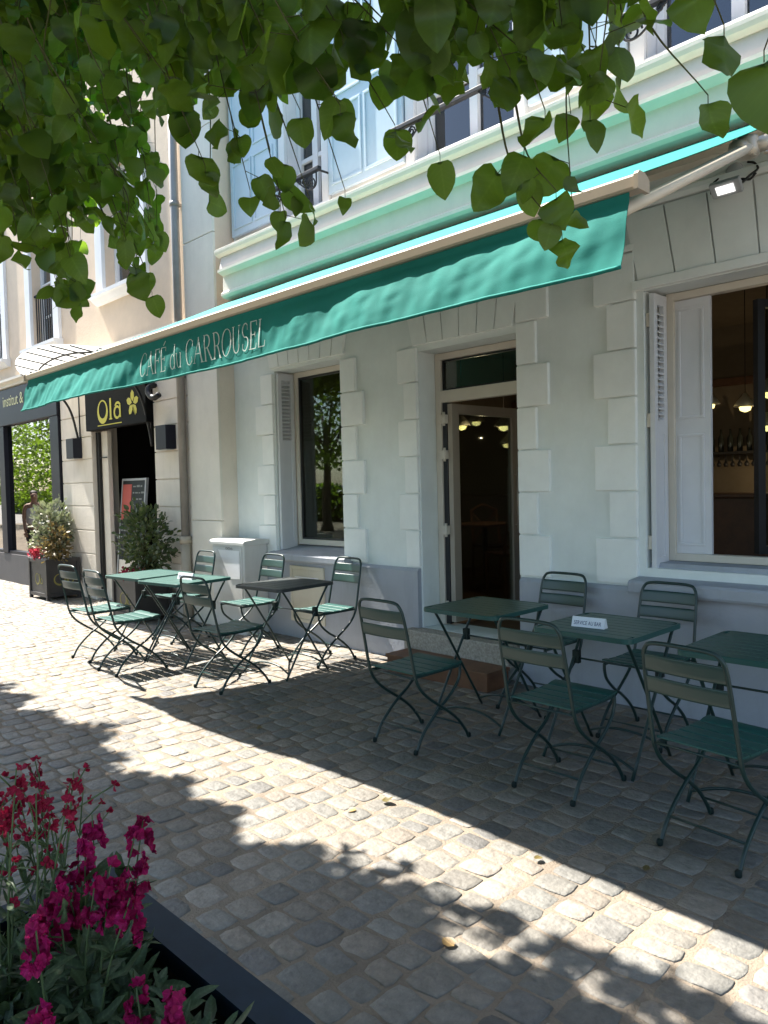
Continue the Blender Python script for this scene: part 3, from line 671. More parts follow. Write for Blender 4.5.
# ---------------------------------------------------------------- awning
AY, AX0, AX1, AZ = 2.45, -6.88, -1.24, 2.49
aw = thing('awning', (-4.0, FY-.1, 3.4), 'long teal green awning with hanging valance lettered CAFÉ du CARROUSEL', 'awning')
WY, WZ = 4.56, 3.50
def fab(u, v):
    x = AX0+.03+(AX1-AX0-.06)*u; y = AY-.02+(WY-AY+.02)*v
    z = AZ+.046+(WZ-AZ-.046)*v-.022*math.sin(PI*v)*(1-.25*math.cos(2*PI*u*4))
    return (x, y, z)
m_ = MB(); m_.grid(fab, 60, 14); m_.grid(lambda u, v: tuple(Vector(fab(u, v))-Vector((0, 0, .004))), 60, 14); m_.build('canopy_cloth', M['fabric'], aw)
def val_y(x, t):
    """street-side swell of the hanging cloth; t = 0 at the bar, 1 at the hem"""
    w1 = math.sin(x*7.1+.6)+.7*math.sin(x*12.7+1.9+2.2*t)+.6*math.sin(x*19.3+t*6.)+.4*math.sin(x*37+1-8*t)+.25*math.sin(x*63+4*t)
    w1 += (2.6*abs(mnoise.noise(Vector((x*4.2+t*1.1, t*2.4, 3.1))))+1.5*abs(mnoise.noise(Vector((x*9+t*2.5, t*4.5, 7.7)))))*(.75 if x > -3.2 else .3)*(1-.75*t*t)-.5
    w1 *= 1-.55*t**3
    big = .6*math.sin(x*1.3+.8)+.4*math.sin(x*2.9)
    sw = max(0, t-.22)/.78
    left = 1+.8*max(0, min(1, (-4.2-x)/2.2))
    return AY-.012-(.078+.03*(left-1)-.062*math.exp(-((x+4.08)/1.15)**4))*(sw**.85)*(1.0+.28*big) - .0068*w1*(sw**.6)*left + .004*math.sin(x*2.2+t*4)
VT, VB = AZ+.03, 2.225
def valance(u, v):
    x = AX0+.02+(AX1-AX0-.05)*u; t = v; hem = .003*math.sin(x*2.1)+.0015*math.sin(x*9)
    return (x, val_y(x, t), VT+(VB+hem-VT)*t)
m_ = MB(); m_.grid(valance, 520, 26); m_.grid(lambda u, v: tuple(Vector(valance(u, v))+Vector((0, .003, 0))), 520, 26); m_.build('valance', M['fabric'], aw)
m_ = MB(); m_.tube([valance(k/300, 1.0) for k in range(301)], .0075, 6); m_.build('hem', M['fabric'], aw)
m_ = MB(); m_.prism([(AY-.032, AZ+.006), (AY-.026, AZ-.002), (AY+.03, AZ-.002), (AY+.04, AZ+.015), (AY+.04, AZ+.035), (AY+.01, AZ+.050), (AY-.022, AZ+.050), (AY-.032, AZ+.040)], AX0, AX1, 'x'); m_.build('front_bar', M['bar'], aw)
for xx in (AX0-.014, AX1-.001):
    m_ = MB(); m_.prism([(AY-.040, AZ-.006), (AY+.042, AZ-.006), (AY+.043, AZ+.038), (AY+.012, AZ+.055), (AY-.028, AZ+.055), (AY-.040, AZ+.043)], xx, xx+.016, 'x'); m_.build('end_cap', M['bar'], aw)
m_ = MB(); m_.tube([(AX0+.05, WY+.05, WZ-.01), (AX1+.25, WY+.05, WZ-.01)], .042, 12); m_.box(AX0+.05, AX1+.25, WY+.04, FY+.0, WZ-.09, WZ-.03); m_.build('roller', M['arm'], aw)
def arm(xf, xe, xs):
    zf = AZ-.02
    ye = 3.62; ze = 2.99
    a = MB(); a.tube([(xf, AY+.03, AZ-.045), (xe, ye, ze)], .040, 8, flat=.62); a.build('forearm', M['arm'], aw)
    a = MB(); a.tube([(xe, ye, ze), (xs, 4.58, 3.33)], .036, 8, flat=.6); a.build('upper_arm', M['arm'], aw)
    a = MB(); a.lathe((xe, ye, ze-.045), [(.02, 0), (.048, .005), (.052, .03), (.052, .07), (.045, .088), (.02, .092)], 14); a.tube([(xe-.02, ye-.09, ze-.02), (xe, ye, ze)], .036, 8); a.tube([(xe+.09, ye+.04, ze+.015), (xe, ye, ze)], .036, 8)
    for dx in (-.03, .03, .08): a.lathe((xe+dx, ye-.02+dx*.3, ze-.05), [(.006, 0), (.013, .002), (.013, .01), (.006, .012)], 8)
    a.build('elbow_joint', M['alu'], aw)
    a = MB(); a.box(xs-.06, xs+.06, 4.54, FY, 3.26, 3.40, .01); a.build('wall_bracket', M['alu'], aw)
arm(AX1-.10, -1.315, -.45); arm(AX0+.15, AX0+.35, AX0+1.3)

# serif lettering on the valance
def glyphs():
    G = {}
    def arc(cx, cy, rx, ry, a0, a1, thick=.085, thin=.022, n=22):
        out = []
        P = []
        for k in range(n+1):
            a = math.radians(a0+(a1-a0)*k/n); w_ = thin+(thick-thin)*abs(math.cos(a))**1.5
            P.append(((cx+(rx-w_/2)*math.cos(a), cy+(ry-w_/2)*math.sin(a)), (cx+(rx+w_/2)*math.cos(a), cy+(ry+w_/2)*math.sin(a))))
        for k in range(n): out.append([P[k][0], P[k][1], P[k+1][1], P[k+1][0]])
        return out
    def ln(x0, y0, x1, y1, w_):
        dx, dy = x1-x0, y1-y0; l = math.hypot(dx, dy); nx, ny = -dy/l*w_/2, dx/l*w_/2
        n = max(1, int(l/.12)); out = []
        for k in range(n):
            a, b_ = k/n, (k+1)/n
            out.append([(x0+dx*a+nx, y0+dy*a+ny), (x0+dx*a-nx, y0+dy*a-ny), (x0+dx*b_-nx, y0+dy*b_-ny), (x0+dx*b_+nx, y0+dy*b_+ny)])
        return out
    TK, TN = .085, .03
    ser = lambda x, y, l=.16: ln(x-l/2, y, x+l/2, y, .028)
    G['C'] = (.78, arc(.40, .5, .36, .5, 48, 312)+ln(.64, .70, .66, .93, .035)+ln(.64, .30, .67, .10, .03))
    G['A'] = (.80, ln(.08, .0, .38, 1.0, TN)+ln(.36, 1.0, .70, 0, TK)+ln(.20, .36, .56, .36, TN)+ser(.08, .014, .18)+ser(.70, .014, .2))
    E_ = ln(.14, 0, .14, 1, TK)+ln(.10, .985, .54, .985, TN)+ln(.14, .52, .44, .52, TN)+ser(.14, .014, .2)
    G['F'] = (.62, E_+ln(.54, .99, .56, .80, .035)+ln(.44, .42, .44, .62, .03))
    Ee = E_+ln(.14, .015, .56, .015, TN)+ln(.54, .99, .55, .82, .035)+ln(.56, 0, .58, .20, .035)+ln(.44, .43, .44, .61, .03)
    G['E'] = (.66, Ee); G['É'] = (.66, Ee+ln(.30, 1.07, .46, 1.24, .055))
    G['R'] = (.76, ln(.14, 0, .14, 1, TK)+arc(.28, .745, .25, .245, -90, 90, .085, .03)+ln(.06, .985, .30, .985, TN)+ln(.14, .50, .30, .50, TN)+ln(.34, .50, .66, .01, TK)+ser(.14, .014, .2)+ser(.68, .014, .16))
    G['O'] = (.88, arc(.44, .5, .39, .5, 0, 360, n=34))
    G['U'] = (.80, ln(.16, 1, .16, .30, TK)+ln(.64, 1, .64, .30, TN)+arc(.40, .31, .24, .29, 180, 360, .07, .03)+ser(.16, .986, .2)+ser(.64, .986, .18))
    G['S'] = (.62, arc(.32, .745, .20, .245, 45, 270, .06, .04)+arc(.32, .26, .22, .25, -135, 90, .06, .04)+ln(.46, .74, .47, .95, .03)+ln(.14, .28, .12, .05, .03))
    G['L'] = (.62, ln(.14, 0, .14, 1, TK)+ln(.10, .015, .54, .015, TN)+ser(.14, .986, .2)+ln(.54, 0, .56, .22, .035))
    G['d'] = (.58, arc(.26, .30, .20, .30, 40, 320, .07, .02)+ln(.46, 0, .46, 1, .065)+ser(.42, .986, .1)+ser(.49, .014, .1))
    G['u'] = (.58, ln(.14, .60, .14, .18, .065)+arc(.28, .19, .14, .18, 180, 320, .06, .03)+ln(.45, 0, .45, .60, .065)+ser(.11, .59, .1)+ser(.42, .59, .1)+ser(.48, .014, .1))
    G[' '] = (.36, [])
    return G
G = glyphs(); txt = 'CAFÉ du CARROUSEL'; tw = sum(G[ch][0] for ch in txt)
tx0, tx1, tz, th = -4.78, -3.35, 2.272, .155
m_ = MB(); cur = 0.
for ch in txt:
    adv, polys = G[ch]
    for pl in polys:
        vs = []
        for (u, v) in pl:
            x = tx0+(cur+u)/tw*(tx1-tx0); z = tz+v*th; vs.append((x, val_y(x, (VT-z)/(VT-VB))-.0035, z))
        m_.add(vs, [tuple(range(len(vs)))])
    cur += adv
m_.build('lettering', M['letter'], aw)

# floodlight above the big window
fl = thing('floodlight', (-1.77, FY-.02, 3.2), 'small lit white floodlight with black cables on the wall under the awning', 'floodlight')
m_ = MB(); m_.lathe((0, 0, 0), [(.02, 0), (.05, .004), (.055, .03), (.04, .045)], 14); m_.v = [(-1.77+p_[0], FY-.002-p_[2], 3.30+p_[1]) for p_ in m_.v]; m_.build('sensor', M['greylamp'], fl)
def rot(mb, c, a):
    ca, sa = math.cos(a), math.sin(a); c = Vector(c)
    mb.v = [(p_[0], c.y+(p_[1]-c.y)*ca-(p_[2]-c.z)*sa, c.z+(p_[1]-c.y)*sa+(p_[2]-c.z)*ca) for p_ in mb.v]; return mb
m_ = MB(); m_.box(-1.86, -1.69, FY-.19, FY-.10, 3.165, 3.20, .006); rot(m_, (0, FY-.14, 3.18), -.75); m_.build('lamp_housing', M['greylamp'], fl)
m_ = MB(); m_.box(-1.825, -1.725, FY-.17, FY-.12, 3.158, 3.1645); rot(m_, (0, FY-.14, 3.18), -.75); m_.build('lamp_lens', M['floodglow'], fl)
m_ = MB(); m_.tube(crom([(-1.87, FY-.12, 3.18), (-1.88, FY-.09, 3.24), (-1.85, FY-.04, 3.29), (-1.80, FY-.03, 3.31)], 6), .006, 6); m_.tube(crom([(-1.70, FY-.12, 3.19), (-1.66, FY-.10, 3.23), (-1.63, FY-.06, 3.27), (-1.66, FY-.03, 3.32), (-1.70, FY-.02, 3.34)], 6), .007, 6); m_.tube(crom([(-1.77, FY-.10, 3.19), (-1.72, FY-.08, 3.23), (-1.67, FY-.07, 3.22), (-1.64, FY-.06, 3.25)], 6), .007, 6)
m_.build('cable', M['wire'], fl)

# ---------------------------------------------------------------- utility cabinet, meter box
uc = thing('utility_cabinet', (-6.83, 4.5, 0), 'pale grey roadside utility cabinet with a white notice against the facade', 'cabinet')
m_ = MB(); m_.box(-7.13, -6.53, 4.37, 4.655, .0, .93, .01); m_.build('body', M['cabinet'], uc)
m_ = MB(); m_.prism([(4.345, .93), (4.345, .955), (4.36, .972), (4.50, .985), (4.66, .98), (4.66, .93)], -7.155, -6.505, 'x'); m_.build('lid', M['cabinet'], uc)
m_ = MB(); m_.box(-7.09, -6.57, 4.362, 4.372, .08, .905, .004); m_.build('door', M['cabinet'], uc)
m_ = MB(); m_.add([(-7.00, 4.358, .87), (-6.60, 4.358, .87), (-6.60, 4.358, .58), (-6.79, 4.358, .57)], [(0, 3, 2, 1)]); m_.build('notice', M['paper'], uc)  # flat white four-sided shape on the cabinet door
m_ = MB(); text_mb('006', .075, lambda u, v: (-6.86+u*1.25, 4.3575, .875+v*.5), m_); m_.build('number', M['greyink'], uc)
mb_ = thing('meter_box', (-5.87, FY-.05, .18), 'cream meter box set into the grey plinth below the louvred window', 'meter box')
m_ = MB(); frame(m_, -6.13, -5.60, .17, .73, FY-.062, FY-.03, .035); m_.build('surround', M['meter'], mb_)
m_ = MB(); m_.box(-6.094, -5.636, FY-.056, FY-.03, .206, .694, .004); m_.build('door', M['meter'], mb_)
m_ = MB(); m_.box(-6.05, -5.68, FY-.063, FY-.057, .60, .625); m_.build('handle', M['white'], mb_)

# ---------------------------------------------------------------- folding chairs
def make_chair():
    t = thing('bistro_chair', (0, 0, 0), '', 'chair')
    R_ = .0092
    # back frame: up one side, across the top, down the other, each foot at the front
    side = [(.232, .0), (.20, .055), (.13, .135), (.04, .205), (-.06, .27), (-.145, .335), (-.195, .40), (-.218, .47), (-.25, .62), (-.285, .78)]
    hw = [.190, .190, .189, .188, .187, .186, .185, .184, .180, .174]
    left = [(-h, y, z) for (y, z), h in zip(side, hw)]; top = [(-.160, -.300, .838), (-.122, -.306, .862), (0, -.307, .866), (.122, -.306, .862), (.160, -.300, .838)]
    m_ = MB(); m_.tube(crom(left+top+[(-x, y, z) for (x, y, z) in left[::-1]], 5), R_, 8); bf = m_.build('back_frame', M['chair'], t)
    side2 = [(.192, .432), (.190, .39), (.165, .335), (.09, .27), (.0, .215), (-.08, .155), (-.15, .085), (-.20, .0)]
    for sx in (-1, 1):
        m_ = MB(); m_.tube(crom([(sx*.166, y, z) for y, z in side2], 5), R_, 8); m_.build('leg', M['chair'], t)
    for z_, y_, w_ in ((.105, -.135, .166), (.44, .19, .168), (.095, .165, .189), (.43, -.21, .186)):
        m_ = MB(); m_.tube([(-w_, y_, z_), (w_, y_, z_)], .0055, 6); m_.build('stretcher', M['chair'], t)
    # seat: five pressed slats on two side rails
    m_ = MB(); n = 5; y0, y1 = -.205, .205; sw = (y1-y0)/n
    zf = lambda y: .452-.010*math.cos(y/.205*PI/2)+.004*(y > .15)
    for k in range(n):
        a, b_ = y0+k*sw+.004, y0+(k+1)*sw-.004
        def sl(u, v):
            ang = u*2*PI
            yy = (a+b_)/2+(b_-a)/2*max(-1, min(1, 1.25*math.cos(ang))); zz = .0055*max(-1, min(1, 1.6*math.sin(ang)))
            x = (-.176+.352*v); return (x, yy, zf(yy)+zz+.003*math.cos(x/.176*PI/2)*0)
        m_.grid(sl, 14, 2); 
        for xx in (-.176, .176):
            m_.add([(xx, a, zf(a)-.005), (xx, b_, zf(b_)-.005), (xx, b_, zf(b_)+.005), (xx, a, zf(a)+.005)], [(0, 1, 2, 3) if xx > 0 else (3, 2, 1, 0)])
    st_ = m_.build('seat', M['chairtop'], t)
    for sx in (-1, 1):
        m_ = MB(); m_.box(sx*.163-.0035, sx*.163+.0035, -.212, .205, .424, .441); m_.build('seat_rail', M['chair'], t)
    for (za, zb) in ((.745, .815), (.652, .722)):
        m_ = MB()
        def bs(u, v):
            ang = u*2*PI; zz = (za+zb)/2+(zb-za)/2*max(-1, min(1, 1.2*math.cos(ang))); dy = .0045*max(-1, min(1, 1.5*math.sin(ang)))
            x = -.176+.352*v; yb = -.218-(zz-.47)*.2165
            return (x*(1-.02*(zz-.65)), yb-.012*math.cos(x/.176*PI/2)+dy, zz)
        m_.grid(bs, 16, 10); m_.build('back_slat', M['chairback'], t)
    for sx in (-1, 1):
        m_ = MB(); m_.lathe((sx*.190, .234, 0), [(.011, 0), (.0135, .004), (.0135, .02), (.0105, .026)], 10); m_.build('foot_cap', M['rubber'], t)
        m_ = MB(); m_.lathe((sx*.166, -.201, 0), [(.011, 0), (.0135, .004), (.0135, .02), (.0105, .026)], 10); m_.build('foot_cap', M['rubber'], t)
    return t
proto = make_chair()
CH = [  # x, y, turn (0 faces the wall), label
    (-3.065, 3.235, 0, 'shaded green folding chair with its back to us, left of the wooden step'),
    (-2.065, 3.235, 0, 'green folding chair with its back to us in front of the shaded sign table'),
    (-1.245, 3.125, -7, 'large near green folding chair at the right edge, its back towards us'),
    (-4.99, 3.175, 3, 'folding chair with its back to us in front of the charcoal table'),
    (-6.10, 2.905, 0, 'sunlit green folding chair with bright seat, second from the left'),
    (-6.775, 2.965, 3, 'leftmost sunlit green folding chair, its back to us near the square planter'),
    (-6.94, 3.88, 180, 'green folding chair facing us behind the two pushed together sunlit tables'),
    (-5.97, 4.03, 180, 'bright green folding chair facing us beside the grey utility cabinet'),
    (-5.08, 4.20, 180, 'folding chair facing us against the plinth, right of the charcoal table'),
    (-2.90, 4.27, 180, 'green folding chair facing us by the wall just right of the cafe door'),
    (-2.11, 4.19, 180, 'green folding chair facing us under the corner of the big window sill'),
]
for i, (x, y, a, lb) in enumerate(CH):
    o = proto if i == 0 else copy_tree(proto)
    o.location = (x, y, .004); o.rotation_euler.z = math.radians(a); o['label'] = lb; o['group'] = 'folding bistro chairs on the terrace'

# ---------------------------------------------------------------- folding tables
def make_table(topmat):
    t = thing('bistro_table', (0, 0, 0), '', 'table')
    W_, D_, Z = .29, .30, .725
    m_ = MB(); n = 8; yy = -D_+.016; sw = (2*D_-.032)/n
    for k in range(n):
        a, b_ = yy+k*sw+.0025, yy+(k+1)*sw-.0025
        ins = .022 if k in (0, n-1) else .0
        m_.box(-W_+.008+ins, W_-.008-ins, a, b_, Z-.009, Z-.001, .003)
    pts = []
    r_ = .045
    for (cx_, cy_, a0) in ((W_-r_, D_-r_, 0), (-W_+r_, D_-r_, 90), (-W_+r_, -D_+r_, 180), (W_-r_, -D_+r_, 270)):
        for k in range(5): pts.append((cx_+r_*math.cos(math.radians(a0+k*22.5)), cy_+r_*math.sin(math.radians(a0+k*22.5))))
    npt = len(pts); V = []
    for (f_, z_) in ((1.0, Z-.026), (1.0, Z-.003), (.992, Z), (.955, Z), (.955, Z-.012)):
        V += [(x*f_, y*f_, z_) for x, y in pts]
    m_.add(V, [(j*npt+i, j*npt+(i+1) % npt, (j+1)*npt+(i+1) % npt, (j+1)*npt+i) for j in range(4) for i in range(npt)])
    m_.box(-.26, .26, -.012, .012, Z-.022, Z-.0095)
    m_.build('tabletop', topmat, t)
    for sx in (-1, 1):
        m_ = MB(); m_.tube(crom([(sx*.262, .235, Z-.02), (sx*.262, .16, .60), (sx*.262, .0, .36), (sx*.262, -.235, .0)], 4), .0095, 8, flat=.8); m_.build('leg', M['chair'], t)
        m_ = MB(); m_.tube(crom([(sx*.238, -.235, Z-.02), (sx*.238, -.16, .60), (sx*.238, .0, .36), (sx*.238, .235, .0)], 4), .0095, 8, flat=.8); m_.build('leg', M['chair'], t)
        m_ = MB(); m_.box(sx*.25-.021, sx*.25+.021, .085, .115, .46, .535, .004); m_.build('leg_clip', M['rubber'], t)
    m_ = MB(); m_.tube(crom([(-.262, -.205, .045), (-.13, -.190, .088), (0, -.185, .10), (.13, -.190, .088), (.262, -.205, .045)], 5), .0075, 6); m_.build('stretcher', M['chair'], t)
    m_ = MB(); m_.tube(crom([(-.238, .205, .045), (-.12, .190, .088), (0, .185, .10), (.12, .190, .088), (.238, .205, .045)], 5), .0075, 6); m_.build('stretcher', M['chair'], t)
    m_ = MB(); m_.tube([(-.25, .10, .49), (.25, .10, .49)], .006, 6); m_.build('cross_rod', M['chair'], t)
    return t
tp = make_table(M['chairtop']); tb = make_table(M['blacktop'])
TB = [
    (tp, -3.01, 3.83, 0, 'green slatted folding table in front of the cafe door, nothing on it'),
    (tp, -2.10, 3.72, 0, 'green slatted folding table in shade carrying the white service sign'),
    (tp, -1.27, 3.665, 0, 'green slatted folding table cut off by the right edge of the photo'),
    (tb, -5.03, 3.75, 4, 'charcoal topped folding table in front of the meter box'),
    (tp, -6.02, 3.40, 8, 'sunlit green folding table with the white sign, right one of the joined pair'),
    (tp, -6.68, 3.40, 6, 'sunlit green folding table, left one of the joined pair, nothing on it'),
]
used = set()
for (pr, x, y, a, lb) in TB:
    o = pr if pr.name not in used else copy_tree(pr); used.add(pr.name)
    o.location = (x, y, .004); o.rotation_euler.z = math.radians(a); o['label'] = lb; o['group'] = 'folding bistro tables on the terrace'
# little table signs
def table_sign(x, y, a, lb):
    t = thing('table_sign', (0, 0, 0), lb, 'sign', 'white service signs on the tables')
    m_ = MB(); m_.prism([(-.024, 0), (.024, 0), (.005, .052), (-.005, .052)], -.093, .093, 'x'); m_.build('body', M['signwhite'], t)
    n = Vector((0, -.052, .019)).normalized()
    m_ = MB(); text_mb('SERVICE AU BAR', .0285, lambda u, v: (-.081+u*.735, -.0240+(v+.013)/.052*.019-.0008, .0+(v+.013)), m_); m_.build('lettering', M['navyink'], t)
    t.location = (x, y, .7295); t.rotation_euler.z = math.radians(a)
table_sign(-2.135, 3.60, 6, 'small white sign reading SERVICE AU BAR on the shaded green table')
table_sign(-5.99, 3.40, 12, 'small white sign reading SERVICE AU BAR on the sunlit green table')

# ---------------------------------------------------------------- leaves
def leaf_template(kind):
    if kind == 'heart':       # broad heart with a pointed tip: u across, v along from stalk
        out = [(0, .07), (.13, -.02), (.28, -.02), (.41, .08), (.465, .24), (.455, .42), (.39, .60), (.27, .77), (.11, .91), (0, .99)]
    elif kind == 'small': out = [(0, 0), (.36, .04), (.47, .32), (.28, .70), (0, 1.0)]
    elif kind == 'lance': out = [(0, 0), (.10, .15), (.14, .45), (.10, .78), (0, 1.0)]
    else: out = [(0, 0), (.26, .2), (.30, .55), (.16, .86), (0, 1.0)]
    n = len(out); V = [(0., v, 0.) for u, v in out]; V += [(u, v, 0.) for u, v in out[1:-1]]; V += [(-u, v, 0.) for u, v in out[1:-1]]
    F3, F4 = [], []
    r = lambda i: n+i-1; l = lambda i: n+(n-2)+i-1
    for side in (r, l):
        s_ = (lambda *t: list(t)) if side is r else (lambda *t: list(t)[::-1])
        F4.append(s_(0, side(1), 1, 1)); 
        for i in range(1, n-2): F4.append(s_(i, side(i), side(i+1), i+1))
        F4.append(s_(n-2, side(n-2), n-1, n-1))
    F = []
    for f in F4:
        g_ = []; [g_.append(i) for i in f if i not in g_]; F.append(g_)
    return np.array(V), F
TPL = {k: leaf_template(k) for k in ('heart', 'small', 'lance', 'oval')}
def leaves(mb, pos, along, norm_, size, kind, tone, fold=.18, curl=.25, wid=1.0):
    """place one blade per row: along = direction stalk to tip, norm_ = face direction"""
    V0, F0 = TPL[kind]; N = len(pos)
    a = along/np.linalg.norm(along, axis=1, keepdims=True)
    n = norm_-a*np.sum(norm_*a, 1, keepdims=True); n = n/np.maximum(1e-6, np.linalg.norm(n, axis=1, keepdims=True)); s_ = np.cross(a, n)
    size = np.asarray(size).reshape(-1, 1, 1); fo = rng.uniform(.3, 1.6, (N, 1))*fold; cu = rng.normal(0, 1, (N, 1))*curl
    wv = rng.normal(0, .09, (N, 1)); u = V0[None, :, 0]*wid*rng.uniform(.74, 1.16, (N, 1)); v = V0[None, :, 1]
    h = np.abs(u)*fo + cu*(v-.3)**2 + wv*np.sin(v*9+rng.uniform(0, 6, (N, 1)))*np.abs(u)*3
    W_ = pos[:, None, :]+size*(u[:, :, None]*s_[:, None, :]+v[:, :, None]*a[:, None, :]+h[:, :, None]*n[:, None, :])
    o = len(mb.v); mb.v += [tuple(p) for p in W_.reshape(-1, 3).tolist()]; k = len(V0)
    mb.tone += np.repeat(np.asarray(tone), k).tolist(); mb.hue += np.tile(np.abs(V0[:, 0])*2, N).tolist(); mb.vein += np.tile(V0[:, 1]-.62*np.abs(V0[:, 0]), N).tolist()
    for i in range(N):
        b_ = o+i*k
        for f in F0: mb.f.append([j+b_ for j in f])
    mb.sm += [True]*(N*len(F0))
def rdir(n):
    v = rng.normal(0, 1, (n, 3)); return v/np.linalg.norm(v, axis=1, keepdims=True)
def drooping(n, spread=.45):
    a = rng.normal(0, spread, (n, 3)); a[:, 2] = -1+rng.normal(0, .25, n); return a

# camera basis (used only to aim the camera and to keep limbs out of the picture's middle)
RW = np.array([[0.69903325, 0.00940825, -0.71502728], [0.71468708, -0.04271906, 0.69813857], [-0.02397703, -0.99904283, -0.036586]])
CAMP = np.array([0, 0, 1.52])
def topix(P):
    q_ = (P-CAMP)@RW; z = np.where(q_[:, 2] > .05, q_[:, 2], .05)
    return 384+760*q_[:, 0]/z, 512+760*q_[:, 1]/z, q_[:, 2]
def at(px, py, dist):
    d = RW@np.array([(px-384)/760, (py-512)/760, 1.]); d /= np.linalg.norm(d); return CAMP+d*dist

# ---------------------------------------------------------------- trees
def tree(loc, label, crown_c, crown_r, nleaf, limbs, sprays=None, clear=False, leafsize=(.075, .12), group=None):
    t = thing('lime_tree', loc, label, 'tree', group); bx, by, bz = loc
    th_ = crown_c[2]-.3
    m_ = MB(); m_.tube(crom([(bx, by, -.05), (bx+.03, by+.02, .9), (bx-.04, by, 1.9), (bx, by+.05, 2.6), (bx+.02, by+.05, th_)], 6), [.17*(1-.55*k/24)+(.05 if k < 2 else 0) for k in range(25)], 12)
    tk = m_.build('trunk', M['bark'], t)
    m_ = MB(); tips = []
    for k in range(limbs):
        a = 2*PI*k/limbs+random.uniform(-.3, .3); z0 = random.uniform(2.3, 3.2)
        e = Vector((crown_c[0]+crown_r[0]*.8*math.cos(a), crown_c[1]+crown_r[1]*.8*math.sin(a), crown_c[2]+random.uniform(-.2, .7)*crown_r[2]))
        s0 = Vector((bx, by+.04, z0)); md = s0.lerp(e, .5)+Vector((0, 0, .35))
        pth = crom([s0, md, e], 7); m_.tube(pth, [.07*(1-.85*i/(len(pth)-1)) for i in range(len(pth))], 7)
        for j in range(4):
            b0 = pth[random.randint(5, len(pth)-2)]; d = Vector(rdir(1)[0]); e2 = b0+Vector((d.x*.9, d.y*.8, d.z*.5)); m_.tube([b0, b0.lerp(e2, .5)+Vector((0, 0, .08)), e2], [.02, .014, .005], 5)
    m_.build('limb', M['bark'], t)
    lm = MB()
    # clumps of leaves through the crown, denser near its outside
    nc = nleaf//28; c = rdir(nc)*(rng.uniform(.35, 1, (nc, 1))**.5)*np.array(crown_r)+np.array(crown_c)
    P = (c[:, None, :]+rng.normal(0, 1, (nc, 28, 3))*np.array([.40, .34, .24])).reshape(-1, 3)
    zmin = 2.1
    if clear:       # extra leaf clumps added along the crown edge to close up its shade
        ne = nleaf//40
        ce = np.stack([rng.uniform(crown_c[0]-crown_r[0]*.98, crown_c[0]+crown_r[0]*.98, ne), rng.uniform(.55, 1.58, ne), rng.uniform(3.5, 5.0, ne)], 1)
        P = np.concatenate([P, (ce[:, None, :]+rng.normal(0, 1, (ne, 28, 3))*np.array([.30, .13, .22])).reshape(-1, 3)])
    keep = P[:, 2] > zmin
    if clear:
        x_, y_, z_ = topix(P)
        lim = np.interp(x_, [-60, 0, 120, 200, 260, 768, 830], [260, 230, 70, 60, -35, -45, -20])
        infr = (z_ > .1) & (x_ > -70) & (x_ < 860) & (y_ > lim)
        keep &= ~infr
        keep &= P[:, 1] < 1.60+.10*np.sin(P[:, 0]*2.1)*np.sin(P[:, 0]*.77+1)+.08*np.sin(P[:, 0]*4.7+P[:, 2]*3)+.08*np.sin(P[:, 0]*11+P[:, 2]*7)
        keep &= np.linalg.norm(P-CAMP, axis=1) > .75
    P = P[keep]; n = len(P)
    leaves(lm, P, drooping(n, 1.0), rdir(n)+np.array([0, 0, 1.1]), rng.uniform(*leafsize, n), 'small', rng.uniform(0, 1, n), .15, .3)
    tw = MB()
    if sprays:
        for (px, py, dist, lpx, nl, sz) in sprays:
            far = dist > 4.6
            while at(px, py, dist)[1] > (1.88 if far else 1.5): dist *= .96
            tip = at(px, py, dist); L_ = lpx*dist/760
            topp = tip+np.array([random.uniform(-.10, .10), -random.uniform(.0, .22), L_])
            pth = crom([Vector(tip), Vector(tip*.5+topp*.5)+Vector((random.uniform(-.04, .04), random.uniform(-.04, .04), 0)), Vector(topp)], 6)
            tw.tube(pth, [.0009+.0016*i/(len(pth)-1) for i in range(len(pth))], 5)
            f_ = np.sort(rng.uniform(0.02, 1, nl)); f_[0] = 0
            B = np.array([pth[min(len(pth)-1, int(v*(len(pth)-1)))] for v in f_])
            off = rng.normal(0, 1, (nl, 3))*np.array([.032, .032, .012]); off[0] = 0
            st = B+off+np.array([0, 0, -.015])
            for b0, s1 in zip(B, st): tw.tube([Vector(b0), Vector(s1)], .0008, 4, caps=False)
            face = np.tile(-(tip-CAMP)/np.linalg.norm(tip-CAMP), (nl, 1))*rng.choice([1, 1, .4, -1], (nl, 1))+rdir(nl)*.95
            leaves(lm, st, drooping(nl, .44), face, rng.uniform(.45, .92, nl)*sz, 'heart', np.where(rng.uniform(0, 1, nl) < .5, rng.uniform(0, .35, nl), rng.uniform(.45, 1.1, nl)), .24, .55, 1.0)
    lm.build('crown', M['leaf'], t, attrs=True)
    if tw.v: tw.build('twig', M['twig'], t)
    return t
SP = []
